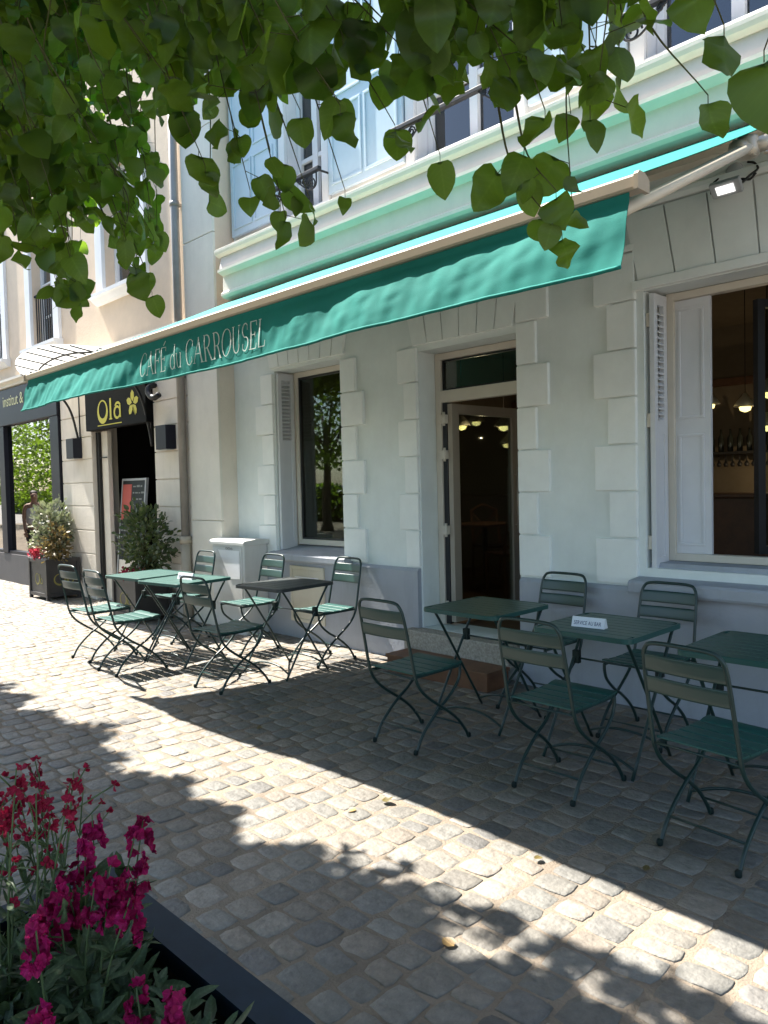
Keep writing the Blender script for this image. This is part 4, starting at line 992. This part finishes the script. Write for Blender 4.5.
# left mass: many hanging sprays, two to four and a half metres off
env = lambda x: float(np.interp(x, [-20, 0, 12, 40, 62, 80, 92, 105, 125, 140, 156, 162, 170, 260], [270, 285, 240, 268, 300, 310, 285, 245, 262, 292, 306, 280, 120, 105]))
for k in range(150):
    px = random.uniform(-25, 165); lim = env(px)-18
    if 96 < px < 175: py = random.choice([random.uniform(0, 85), random.uniform(0, 70)]) if random.random() < .7 else random.uniform(190, lim) if 112 < px < 158 else random.uniform(0, 90)
    else: py = random.uniform(20, lim)
    SP.append((px, py, random.uniform(2.4, 4.6), random.uniform(70, 130), random.randint(5, 9), random.uniform(.085, .105)))
for k in range(56):      # outermost sprays at the sunny side of the crown
    px = random.uniform(60, 190); lim = env(px)-30
    SP.append((px, random.uniform(-10, 90) if px > 95 else random.uniform(40, lim-30), random.uniform(4.7, 5.8), random.uniform(70, 120), random.randint(6, 10), .115))
for k in range(46):
    px = random.uniform(150, 300); SP.append((px, random.uniform(-5, 120) if px < 215 else random.uniform(-10, 80), random.uniform(1.6, 3.0), random.uniform(50, 100), random.randint(4, 7), .09))
# named sprays hanging in front of the cafe
SP += [(20, 250, 2.6, 200, 9, .10), (60, 285, 2.5, 180, 12, .10), (80, 300, 2.6, 150, 10, .095), (70, 250, 2.3, 170, 10, .10), (110, 225, 2.6, 120, 8, .10), (136, 270, 2.5, 120, 8, .095), (152, 292, 2.6, 90, 5, .085), (115, 170, 2.3, 80, 5, .10),
       (130, 120, 2.0, 130, 4, .10), (210, 195, 1.9, 180, 6, .09), (205, 165, 1.7, 150, 7, .09), (250, 190, 1.8, 190, 9, .09), (285, 215, 1.75, 220, 9, .088), (310, 200, 1.7, 200, 8, .09), (270, 150, 1.6, 160, 8, .095),
       (300, 110, 1.55, 140, 7, .105), (340, 105, 1.45, 160, 6, .105), (345, 190, 1.7, 180, 5, .085), (330, 60, 1.5, 90, 5, .10), (395, 125, 1.6, 150, 4, .085), (400, 45, 1.5, 70, 4, .09), (385, 70, 1.8, 90, 4, .085),
       (440, 155, 1.7, 130, 6, .085), (428, 105, 1.55, 140, 5, .09), (455, 30, 1.4, 60, 5, .10), (455, 70, 1.5, 90, 4, .10), (510, 70, 1.4, 120, 6, .10), (490, 50, 1.5, 90, 5, .09), (528, 55, 1.4, 100, 6, .10), (500, 20, 1.6, 60, 6, .09),
       (545, 110, 1.35, 150, 8, .095), (562, 232, 1.5, 120, 5, .095), (572, 205, 1.55, 210, 8, .088), (556, 190, 1.5, 80, 3, .095), (590, 110, 1.4, 160, 8, .09), (600, 70, 1.4, 120, 6, .085), (560, 50, 1.5, 90, 6, .09), (580, 20, 1.5, 60, 6, .09), (615, 5, 1.5, 50, 3, .09),
       (724, 25, 1.25, 110, 3, .105), (764, 50, 1.2, 110, 3, .115), (708, 95, 1.35, 130, 2, .085), (690, -25, 1.3, 60, 3, .09), (370, 20, 1.5, 70, 5, .10), (420, 0, 1.5, 60, 5, .10), (545, 0, 1.4, 60, 5, .10)]
for k in range(14): SP.append((random.uniform(300, 625), random.uniform(5, 75), random.uniform(1.4, 1.9), random.uniform(50, 110), random.randint(3, 5), .095))
tree((-2.7, -1.35, 0), 'lime tree whose leafy twigs hang across the top of the photo', (-3.2, -.3, 4.6), (3.6, 2.7, 1.2), 36000, 7, SP, True, group='street trees along the terrace')
tree((-9.2, -1.2, 0), 'lime tree farther left along the terrace, shading the paving', (-9.2, -.3, 4.5), (3.6, 2.7, 1.25), 34000, 7, None, True, group='street trees along the terrace')
tree((3.6, -1.3, 0), 'lime tree to the right behind the viewer, shading the planter', (3.0, -.3, 4.8), (3.1, 2.7, 1.2), 16000, 6, None, True, group='street trees along the terrace')
tf = tree((-13.0, -7.0, 0), 'tree across the street, seen mirrored in the shop window', (-13.0, -7.0, 4.0), (3.2, 2.6, 2.4), 7000, 6, None, False, (.10, .15), group='trees across the street')
for x, y, lb in ((-19.5, -6.5, 'farther tree across the street, mirrored at the left of the shop window'), (-27, -3.2, 'low leafy tree far along the terrace, mirrored in the shop window'), (-33, -6, 'farthest leafy tree mirrored in the middle of the shop window'), (-38, -2.5, 'farthest leafy tree mirrored at the right of the shop window')):
    o = copy_tree(tf); o.location = (x, y, -.9 if x < -20 else 0); o.rotation_euler.z = random.uniform(0, 6); o['label'] = lb

# unseen hedge added across the street to darken the reflections in the glass
hd = thing('hedge', (-25, -11, 0), 'long green hedge across the street, mirrored in the cafe window', 'hedge')
hm = MB(); n = 9000; P = np.stack([rng.uniform(-62, 8, n), -11+rng.uniform(-.1, .5, n), rng.uniform(.05, 1.6, n)], 1)
leaves(hm, P, rdir(n), rdir(n)+np.array([0, .8, .4]), rng.uniform(.14, .26, n), 'small', rng.uniform(0, 1, n)); hm.build('foliage', M['leaf'], hd, attrs=True)
hm = MB(); hm.box(-62, 8, -12, -11.1, 0, 1.5, .1); hm.build('inner_growth', M['soil'], hd)

# ---------------------------------------------------------------- flower trough in the foreground
PX0, PX1, PY0, PY1, PZ = -1.90, 1.7, .10, .83, .55
tr_ = thing('flower_trough', (-.1, .45, 0), 'dark blue metal flower trough with flat rim in the lower left foreground', 'planter')
m_ = MB()
R_ = .074
def rect_ring(mb, o_, i_, z0, z1):
    (a, b_, c_, d_), (e, f_, g_, h_) = o_, i_
    mb.prism([(a, c_), (b_, c_), (b_, g_), (a, g_)], z0, z1, 'z'); mb.prism([(a, h_), (b_, h_), (b_, d_), (a, d_)], z0, z1, 'z')
    mb.prism([(a, g_), (e, g_), (e, h_), (a, h_)], z0, z1, 'z'); mb.prism([(f_, g_), (b_, g_), (b_, h_), (f_, h_)], z0, z1, 'z')
rect_ring(m_, (PX0, PX1, PY0, PY1), (PX0+R_, PX1-R_, PY0+R_, PY1-R_), PZ-.012, PZ); m_.build('rim', M['planter'], tr_)
m_ = MB(); rect_ring(m_, (PX0+.004, PX1-.004, PY0+.004, PY1-.004), (PX0+.03, PX1-.03, PY0+.03, PY1-.03), 0, PZ-.0125); m_.build('side_panel', M['planter'], tr_)
m_ = MB(); m_.grid(lambda u, v: (PX0+.03+(PX1-PX0-.06)*u, PY0+.03+(PY1-PY0-.06)*v, PZ-.10+.015*math.sin(u*40)*math.sin(v*9)), 60, 14)
m_.build('soil', M['soil'], tr_)
def flower_plant(x, y, h, nst, petal, lb, dense, spread, leafn, lean=(0, 0), head=.026):
    t = thing('flowering_plant', (x, y, PZ-.09), lb, 'plant', 'flowering plants in the trough'); z0 = PZ-.095
    sm, lf, fw = MB(), MB(), MB()
    for k in range(nst):
        a = random.uniform(0, 2*PI); rr = spread*math.sqrt(random.random()); hh = h*random.uniform(.72, 1.05)
        e = Vector((x+rr*math.cos(a)+lean[0]*hh, y+rr*math.sin(a)+lean[1]*hh, z0+hh)); b0 = Vector((x+rr*.3*math.cos(a), y+rr*.3*math.sin(a), z0))
        pth = crom([b0, b0.lerp(e, .5)+Vector((random.uniform(-.015, .015), random.uniform(-.015, .015), .02)), e], 6)
        sm.tube(pth, [.0026-.0012*i/12 for i in range(len(pth))], 5)
        if not dense:
            for j in range(3):
                q0 = pth[random.randint(6, 11)]; e2 = q0+Vector((random.gauss(0, .03), random.gauss(0, .03), random.uniform(.03, .07))); sm.tube([q0, e2], .0015, 4)
                sz = .009; n = random.randint(4, 8); c = np.tile(np.array(e2), (n, 1)); d = rdir(n)+np.array([0, 0, .3]); leaves(fw, c, d, rdir(n), rng.uniform(.009, .015, n), 'oval', rng.uniform(0, 1, n), .2, .4, 1.5)
        # flower head: florets of four petals round the top of the stalk
        nf = random.randint(10, 15) if dense else random.randint(5, 9); L_ = .085 if dense else .045
        for j in range(nf):
            f_ = random.random(); d = Vector(rdir(1)[0]); d.z = abs(d.z)*.6 if f_ > .75 else d.z*.45; d.normalize()
            c = e+Vector((0, 0, -L_*(1-f_)*.9))+Vector((d.x, d.y, d.z))*(head*(.55 if dense else .42)*(1.15-.55*f_)); u = d.orthogonal().normalized(); v = d.cross(u); ph = random.uniform(0, 2)
            np_ = 4 if not dense else 7
            A = np.array([u*math.cos(ph+i*2*PI/np_*(1 if not dense else 1.3))+v*math.sin(ph+i*2*PI/np_*(1 if not dense else 1.3))+d*random.uniform(.15, .9 if dense else .5) for i in range(np_)])
            tn = random.uniform(0, 1)
            leaves(fw, np.tile(np.array(c), (np_, 1)), A, np.tile(np.array(d), (np_, 1)), rng.uniform(.009, .015, np_)*(1.18 if dense else .80), 'oval', np.clip(tn+rng.normal(0, .15, np_), 0, 1), .1, .5, 1.6)
        fw.build('flower_head', petal, t, attrs=True); fw = MB()
        n = leafn; f_ = rng.uniform(.05, .8 if dense else .7, n); B = np.array([pth[int(v*(len(pth)-1))] for v in f_]); D = rdir(n)*np.array([1, 1, .5])+np.array([0, 0, .45])
        leaves(lf, B, D, np.array([0, 0, 1.])+rdir(n)*.4, rng.uniform(.05, .10, n)*(1 if dense else .75)*(1.1-.5*f_), 'lance', rng.uniform(0, 1, n), .3, -.5, 1.15 if dense else .8)
    sm.build('stem', M['greentwig'], t); lf.build('foliage', M['greyleaf'], t, attrs=True)
FP = [
    (-1.76, .66, .42, 9, 'petalred', 'tall thin crimson flowering plant behind the trough corner, loose heads on long stalks', False, .13, 12, (-.05, -.05)),
    (-1.56, .46, .53, 11, 'petalred', 'tallest crimson flowering plant at the left edge, on spindly stalks', False, .16, 14, (.0, .0)),
    (-1.66, .36, .44, 9, 'petalred', 'crimson flowering plant low at the left edge among grey green leaves', False, .15, 18, (0, 0)),
    (-1.49, .63, .37, 9, 'petal', 'dense magenta flowering plant right beside the trough rim, largest heads', True, .10, 12, (.0, .03)),
    (-1.36, .52, .36, 8, 'petal', 'magenta flowering plant in the middle of the trough with heavy heads', True, .11, 14, (0, 0)),
    (-1.15, .56, .27, 3, 'petal', 'small magenta flowering plant with one round head near the dark inner wall', True, .06, 14, (.0, .02)),
    (-1.12, .42, .28, 4, 'petal', 'magenta flowering plant with a bright head at the bottom edge', True, .08, 16, (0, 0)),
    (-1.30, .32, .30, 5, 'petal', 'mostly leafy stock plant with few magenta heads low in the trough', True, .13, 26, (0, 0)),
    (-1.0, .62, .17, 5, 'petal', 'low leafy stock plant with grey green leaves beside the rim', True, .09, 16, (0, 0)),
]
for (x, y, h, n, pt, lb, dn, sp, ln_, lean) in FP: flower_plant(x, y, h, n, M[pt], lb, dn, sp, ln_, lean)
lm = MB(); n = 2600; P = np.stack([rng.uniform(PX0+.10, -.85, n), rng.uniform(PY0+.10, PY1-.14, n), PZ-.10+rng.uniform(0, .13, n)], 1)
leaves(lm, P, rdir(n)*np.array([1, 1, .4])+np.array([0, 0, .4]), np.array([0, 0, 1.])+rdir(n)*.5, rng.uniform(.035, .075, n), 'lance', rng.uniform(0, 1, n), .25, -.3, 1.3)
o = lm.build('ground_cover', M['greyleaf'], attrs=True); o['kind'] = 'stuff'; tag(o, 'low grey green leaves covering the soil of the flower trough', 'leaves')

# a few fallen leaves on the paving
for k in range(12):
    lf = MB(); P = np.array([[random.uniform(-4.5, -.5), random.uniform(.95, 3.0), .012]])
    leaves(lf, P, rdir(1)*np.array([[1, 1, .05]]), np.array([[0, 0, 1.]])+rdir(1)*.15, [random.uniform(.03, .06)], 'oval', [random.random()], .25, .4, 1.3)
    o = lf.build('fallen_leaf', M['rustleaf'], attrs=True); tag(o, 'small dry fallen leaf lying on the cobbles', 'leaf', 'fallen leaves on the paving')

# ---------------------------------------------------------------- planters by the neighbouring entrance
def box_planter(x0, x1, y0, y1, h, lb, ang, logo):
    t = thing('square_planter', ((x0+x1)/2, (y0+y1)/2, 0), lb, 'planter', 'charcoal planters by the doorway')
    m_ = MB(); w_ = .045
    m_.box(x0+.02, x1-.02, y0+.02, y1-.02, .06, h-.02)
    m_.build('panel', M['planterbox'], t)
    m_ = MB()
    for (a, b_) in ((x0, y0), (x1-w_, y0), (x0, y1-w_), (x1-w_, y1-w_)): m_.box(a, a+w_, b_, b_+w_, 0, h, .004)
    for (z0, z1) in ((.05, .10), (h-.05, h-.002)):
        m_.box(x0+w_, x1-w_, y0+.003, y0+w_-.006, z0, z1); m_.box(x0+w_, x1-w_, y1-w_+.006, y1-.003, z0, z1); m_.box(x0+.003, x0+w_-.006, y0+w_, y1-w_, z0, z1); m_.box(x1-w_+.006, x1-.003, y0+w_, y1-w_, z0, z1)
    m_.build('frame', M['planterbox'], t)
    m_ = MB(); m_.box(x0+.03, x1-.03, y0+.03, y1-.03, h-.06, h-.035); m_.build('soil', M['soil'], t)
    if logo:
        m_ = MB()
        for (axis) in logo:
            if axis == 'y':
                cx_ = (x0+x1)/2; ring(m_, cx_-.05, h*.5, .075, .075, .012, .026, y0+.0185); m_.box(cx_+.045, cx_+.06, y0+.016, y0+.0185, h*.5-.06, h*.5+.07); ring(m_, cx_+.105, h*.5-.025, .035, .035, .012, .018, y0+.0185)
            else:
                mm = MB(); cx_ = (y0+y1)/2; ring(mm, cx_-.05, h*.5, .075, .075, .012, .026, 0); mm.box(cx_+.045, cx_+.06, -.002, 0, h*.5-.06, h*.5+.07); ring(mm, cx_+.105, h*.5-.025, .035, .035, .012, .018, 0)
                m_.add([(x1-.0185-p_[1], p_[0], p_[2]) for p_ in mm.v], mm.f)
        m_.build('logo', M['logo'], t)
    return t
box_planter(-11.50, -10.82, 3.98, 4.46, .58, 'dark grey square planter left of the Ola doorway, holding a variegated shrub', 0, ('x', 'y'))
box_planter(-8.72, -8.12, 3.96, 4.42, .50, 'dark grey square planter right of the Ola doorway, behind the sunlit tables', 0, ('y',))
def shrub(c, r_, n, mat_, lb, size, name='shrub', kind='oval', stem=True, extra=None, group='shrubs in the charcoal planters'):
    t = thing(name, (c[0], c[1], c[2]-r_[2]), lb, 'shrub', group)
    nc = n//10; cc = rdir(nc)*(rng.uniform(.25, 1, (nc, 1))**.45)*np.array(r_)*rng.uniform(.75, 1.12, (nc, 1))+np.array(c)
    P = (cc[:, None, :]+rng.normal(0, .045, (nc, 10, 3))).reshape(-1, 3); P = P[P[:, 2] > c[2]-r_[2]*.95]; k = len(P)
    lm = MB(); D = (P-np.array(c))/np.array(r_)+rdir(k)*.7; D[:, 2] += .25
    leaves(lm, P, D, rdir(k)+np.array([0, -.3, .8]), rng.uniform(*size, k), kind, rng.uniform(0, 1, k), .2, .3)
    lm.build('foliage', mat_, t, attrs=True)
    m_ = MB()
    for k in range(9):
        e = Vector(cc[random.randrange(nc)]); b0 = Vector((c[0]+random.uniform(-.05, .05), c[1]+random.uniform(-.05, .05), c[2]-r_[2])); m_.tube([b0, b0.lerp(e, .6)+Vector((0, 0, .04)), e], [.012, .008, .003], 5)
    m_.build('stem', M['twig'], t)
    if extra:
        cc2 = np.array(extra[0]); nn = 160; P = cc2+rng.normal(0, 1, (nn, 3))*np.array(extra[1]); fm = MB(); leaves(fm, P, rdir(nn)+np.array([0, 0, .3]), rdir(nn), rng.uniform(.025, .045, nn), 'oval', rng.uniform(0, 1, nn), .2, .3, 1.6); fm.build('flower_head', M['petalpink'] if extra[2] else M['petalred'], t, attrs=True)
shrub((-11.22, 4.22, .98), (.36, .26, .36), 1100, M['varileaf'], 'bushy cream and green variegated shrub in the left square planter', (.05, .085), extra=((-11.30, 4.02, .64), (.10, .03, .04), True))
shrub((-10.90, 4.16, .80), (.17, .18, .28), 420, M['rustleaf'], 'olive and rust tinted shrub at the right side of the left square planter', (.045, .07))
shrub((-8.28, 4.19, .93), (.43, .24, .42), 1300, M['shrubleaf'], 'dark green leafy shrub in front of the dark Ola doorway', (.045, .075), extra=((-8.30, 4.02, .55), (.12, .03, .03), False))

# menu board in the dark doorway
mbd = thing('menu_board', (-9.5, NY+.12, 0), 'leaning slate menu board with a red sheet inside the dark doorway', 'menu board')
def lean(p_): return (p_[0]-.16, NY+.10+(p_[2])*.10+p_[1], p_[2])
m_ = MB(); m_.box(-9.86, -9.20, 0, .03, .30, 1.66, .004); m_.v = [lean(p_) for p_ in m_.v]; m_.build('slate', M['board'], mbd)
m_ = MB(); frame(m_, -9.88, -9.18, .28, 1.68, -.004, .034, .03, .003); m_.v = [lean(p_) for p_ in m_.v]; m_.build('board_frame', M['greylamp'], mbd)
m_ = MB(); m_.box(-9.84, -9.58, -.004, -.001, 1.12, 1.60); m_.v = [lean(p_) for p_ in m_.v]; m_.build('red_sheet', M['redpaper'], mbd)
m_ = MB(); m_.box(-9.82, -9.30, -.004, -.001, .31, .58); m_.v = [lean(p_) for p_ in m_.v]; m_.build('white_sheet', M['stone'], mbd)
m_ = MB()
for k in range(11):
    zz = 1.56-k*.085; x_ = -9.54 if zz > 1.1 else -9.82
    while x_ < -9.26:
        l_ = random.uniform(.03, .09); m_.box(x_, x_+l_, -.003, -.001, zz, zz+random.uniform(.012, .03)); x_ += l_+.025
m_.v = [lean(p_) for p_ in m_.v]; m_.build('chalk_marks', M['chalk'], mbd)

# ---------------------------------------------------------------- inside the cafe
def pendant(x, y, z, lb):
    t = thing('pendant_lamp', (x, y, z), lb, 'lamp', 'lit pendant lamps inside the cafe')
    m_ = MB(); m_.tube([(x, y, z+.12), (x, y, 3.345)], .004, 5); m_.build('cord', M['wire'], t)
    m_ = MB(); m_.lathe((x, y, z), [(.10, .0), (.105, .004), (.07, .06), (.03, .10), (.015, .13)], 14); m_.build('lamp_shade', M['lampglow'] if False else M['alu'], t)
    m_ = MB(); m_.lathe((x, y, z-.05), [(.01, 0), (.045, .015), (.055, .045), (.05, .049)], 12); m_.build('bulb', M['lampglow'], t)
def glow(x, y, z):
    l = bpy.data.lights.new('lamp_light', 'POINT'); l.energy = 3; l.color = (1, .74, .42); l.shadow_soft_size = 0
    o = bpy.data.objects.new('lamp_light', l); col.objects.link(o); o.location = (x, y, z)
for p_ in ((-5.2, 6.6, 2.0), (-2.9, 9.0, 1.55)): glow(*p_)  # added fill lights for the room, the second away from any pendant
pendant(-5.48, 6.6, 2.15, 'lit pendant lamp seen through the open door leaf, left one'); pendant(-4.86, 6.55, 2.10, 'lit pendant lamp seen through the open door leaf, right one')
pendant(-3.10, 7.5, 2.22, 'lit pendant lamp beside the white folding panel of the big window'); pendant(-2.76, 7.5, 2.17, 'lit pendant lamp in the middle of the big window gap')
pendant(-2.60, 7.6, 1.98, 'lit pendant lamp low behind the black casement glass'); pendant(-2.45, 7.2, 2.25, 'lit pendant lamp high behind the black casement glass')
ct = MB(); ct.box(-3.9, -.5, 7.9, 8.5, .305, 1.30, .01); ct.box(-3.95, -.45, 7.85, 8.55, 1.30, 1.34, .006)
tag(ct.build('bar_counter', M['wooddark']), 'dark bar counter seen inside through the big window', 'counter')
rk = thing('glass_rack', (-3.3, 9.35, 1.9), 'dark wall rack of hanging glasses and bottles above the bar counter', 'rack')
m_ = MB(); m_.box(-4.1, -3.1, 9.25, 9.42, 1.78, 1.81)
for k in range(12): m_.tube([(-4.05+k*.08, 9.3, 1.78), (-4.05+k*.08, 9.3, 1.70)], .006, 5); m_.lathe((-4.05+k*.08, 9.3, 1.63), [(.02, 0), (.03, .03), (.008, .07)], 8)
m_.build('rail', M['iron'], rk)
for k in range(9):
    m_ = MB(); m_.lathe((-4.05+k*.11, 9.34, 1.811), [(.03, 0), (.034, .01), (.034, .16), (.012, .21), (.012, .27)], 10); m_.build('bottle', M['bottle'], rk)
def cafe_chair(x, y, a, lb):
    t = thing('wooden_chair', (0, 0, 0), lb, 'chair', 'wooden chairs inside the cafe')
    m_ = MB(); m_.box(-.20, .20, -.20, .20, .43, .46, .01); m_.build('seat', M['wooddark'], t)
    for sx in (-.18, .18):
        m_ = MB(); m_.tube([(sx, .18, 0), (sx, .18, .43)], .017, 7); m_.build('leg', M['wood'], t)
        m_ = MB(); m_.tube(crom([(sx, -.22, 0), (sx, -.18, .45), (sx*.95, -.25, .88)], 5), .017, 7); m_.build('leg', M['wood'], t)
    m_ = MB(); m_.tube(crom([(-.17, -.25, .86), (0, -.27, .93), (.17, -.25, .86)], 5), .018, 7); m_.tube([(-.17, -.19, .50), (.16, -.245, .84)], .011, 6); m_.tube([(.17, -.19, .50), (-.16, -.245, .84)], .011, 6); m_.build('backrest', M['wood'], t)
    t.location = (x, y, .306); t.rotation_euler.z = a
cafe_chair(-4.85, 6.6, 1.2, 'wooden cross back chair inside, nearest behind the open door'); cafe_chair(-5.6, 7.3, -2.0, 'wooden cross back chair farther inside behind the door glass'); cafe_chair(-5.1, 8.0, 2.6, 'wooden cross back chair at the back of the cafe room')
it = thing('wooden_table', (-5.35, 6.9, .306), 'small wooden table inside behind the open door', 'table')
m_ = MB(); m_.box(-5.7, -5.1, 6.55, 7.2, 1.02, 1.05, .006); m_.build('tabletop', M['wood'], it)
m_ = MB(); m_.tube([(-5.4, 6.88, .31), (-5.4, 6.88, 1.02)], .03, 8); m_.lathe((-5.4, 6.88, .306), [(.2, 0), (.2, .02), (.04, .05)], 14); m_.build('pedestal', M['iron'], it)

# ---------------------------------------------------------------- passer-by mirrored in the shop window
def person(x, y, ang):
    t = thing('person', (x, y, 0), 'person in white sleeveless top and dark shorts, mirrored in the dark shop window', 'person')
    def body(name, pts, edges, rad, m, sub=2):
        me = bpy.data.meshes.new(name); me.from_pydata(pts, edges, []); o = bpy.data.objects.new(name, me); col.objects.link(o); o.parent = t
        md = o.modifiers.new('Skin', 'SKIN'); md.use_smooth_shade = True
        for v, r_ in zip(me.skin_vertices[0].data, rad): v.radius = r_ if isinstance(r_, tuple) else (r_, r_)
        me.skin_vertices[0].data[0].use_root = True
        s_ = o.modifiers.new('Subsurf', 'SUBSURF'); s_.levels = sub; s_.render_levels = sub
        me.materials.append(m); return o
    P = [(0,0,.90),(0,0,1.05),(0,0,1.22),(0,-.01,1.36),(0,.0,1.44),(0,.01,1.50),(0,.02,1.57),(0,.015,1.65),
         (.17,0,1.37),(.21,.0,1.12),(.20,.10,.90),(.19,.13,.80),(-.17,0,1.37),(-.21,0,1.12),(-.20,.10,.90),(-.19,.13,.80),
         (.09,0,.84),(.10,.08,.47),(.10,.02,.09),(.10,.14,.03),(-.09,0,.84),(-.10,-.06,.47),(-.10,-.18,.10),(-.10,-.08,.03)]
    E_ = [(0,1),(1,2),(2,3),(3,4),(4,5),(5,6),(6,7),(3,8),(8,9),(9,10),(10,11),(3,12),(12,13),(13,14),(14,15),(0,16),(16,17),(17,18),(18,19),(0,20),(20,21),(21,22),(22,23)]
    Rr = [(.15,.10),(.12,.09),(.14,.10),(.13,.09),(.055,.055),(.06,.065),(.085,.10),(.07,.08),.055,.043,.033,.03,.055,.043,.033,.03,.085,.056,.04,.035,.085,.056,.04,.035]
    body('body', P, E_, Rr, M['skin'])
    body('top', [(0,0,.95),(0,0,1.05),(0,0,1.22),(0,-.005,1.36)], [(0,1),(1,2),(2,3)], [(.20,.16),(.175,.15),(.20,.16),(.175,.14)], M['cloth'])
    body('shorts', [(0,0,.92),(.09,0,.82),(.10,.05,.58),(-.09,0,.82),(-.10,-.035,.58)], [(0,1),(1,2),(0,3),(3,4)], [(.165,.12),(.105,.11),.09,(.105,.11),.09], M['short'])
    body('hair', [(0,-.035,1.55),(0,-.02,1.64),(0,.01,1.69)], [(0,1),(1,2)], [(.075,.06),(.09,.09),(.07,.08)], M['hair'])
    m_ = MB()
    for sx in (-.035, .035): m_.lathe((sx, .105, 1.585), [(.004, 0), (.011, .004), (.004, .01)], 8)
    m_.v = [(p_[0]+x, p_[1]+y, p_[2]) for p_ in m_.v]; m_.build('eyes', M['wire'], t)
    m_ = MB(); m_.tube([(0, .105, 1.585), (0, .13, 1.555), (0, .108, 1.548)], [.008, .014, .008], 6); m_.box(-.022, .022, .100, .112, 1.515, 1.523); m_.v = [(p_[0]+x, p_[1]+y, p_[2]) for p_ in m_.v]; m_.build('face', M['skin'], t)
    for sx in (-.19, .19):
        m_ = MB()
        for k in range(4): m_.tube([(sx+(k-1.5)*.017, .14, .80), (sx+(k-1.5)*.018, .15, .755), (sx+(k-1.5)*.017, .16, .715-.006*abs(k-1.5))], [.010, .009, .007], 6)
        m_.tube([(sx-.03, .15, .80), (sx-.045, .17, .76)], [.010, .008], 6); m_.v = [(p_[0]+x, p_[1]+y, p_[2]) for p_ in m_.v]; m_.build('hand', M['skin'], t)
    t.rotation_euler.z = ang; t.scale = (.92, .92, .92)
person(-15.6, 3.5, -1.3)

# ---------------------------------------------------------------- camera
cam = bpy.data.cameras.new('Camera'); co = bpy.data.objects.new('Camera', cam); col.objects.link(co)
cam.sensor_fit = 'AUTO'; cam.sensor_width = 36; cam.lens = 760/1024*36; cam.clip_start = .02; cam.clip_end = 1000
rm = Matrix(((RW[0, 0], -RW[0, 1], -RW[0, 2]), (RW[1, 0], -RW[1, 1], -RW[1, 2]), (RW[2, 0], -RW[2, 1], -RW[2, 2])))
co.matrix_world = Matrix.Translation((0, 0, 1.52)) @ rm.to_4x4()
scn.camera = co

# ---------------------------------------------------------------- light
sd = Vector((.70, .065, -1.0)).normalized()
sl = bpy.data.lights.new('Sun', 'SUN'); sl.energy = 5.0; sl.angle = math.radians(.53); sl.color = (1, .95, .87)
so = bpy.data.objects.new('Sun', sl); col.objects.link(so); so.rotation_euler = sd.to_track_quat('-Z', 'Y').to_euler()
wd = bpy.data.worlds.new('World'); scn.world = wd; wd.use_nodes = True; nt = wd.node_tree
bg = nt.nodes['Background']; sky = nt.nodes.new('ShaderNodeTexSky'); sky.sky_type = 'NISHITA'; sky.sun_disc = False
sky.sun_elevation = math.asin(-sd.z); sky.sun_rotation = math.atan2(-sd.x, -sd.y); sky.air_density = 1.0; sky.dust_density = 1.2; sky.ozone_density = 1.0
nt.links.new(sky.outputs[0], bg.inputs['Color']); bg.inputs['Strength'].default_value = .11
vs = scn.view_settings; vs.view_transform = 'Standard'; vs.look = 'None'; vs.exposure = 1.95; vs.gamma = 1; vs.use_curve_mapping = False
scn.render.engine = 'CYCLES'
scn.cycles.max_bounces = 8; scn.cycles.transparent_max_bounces = 16
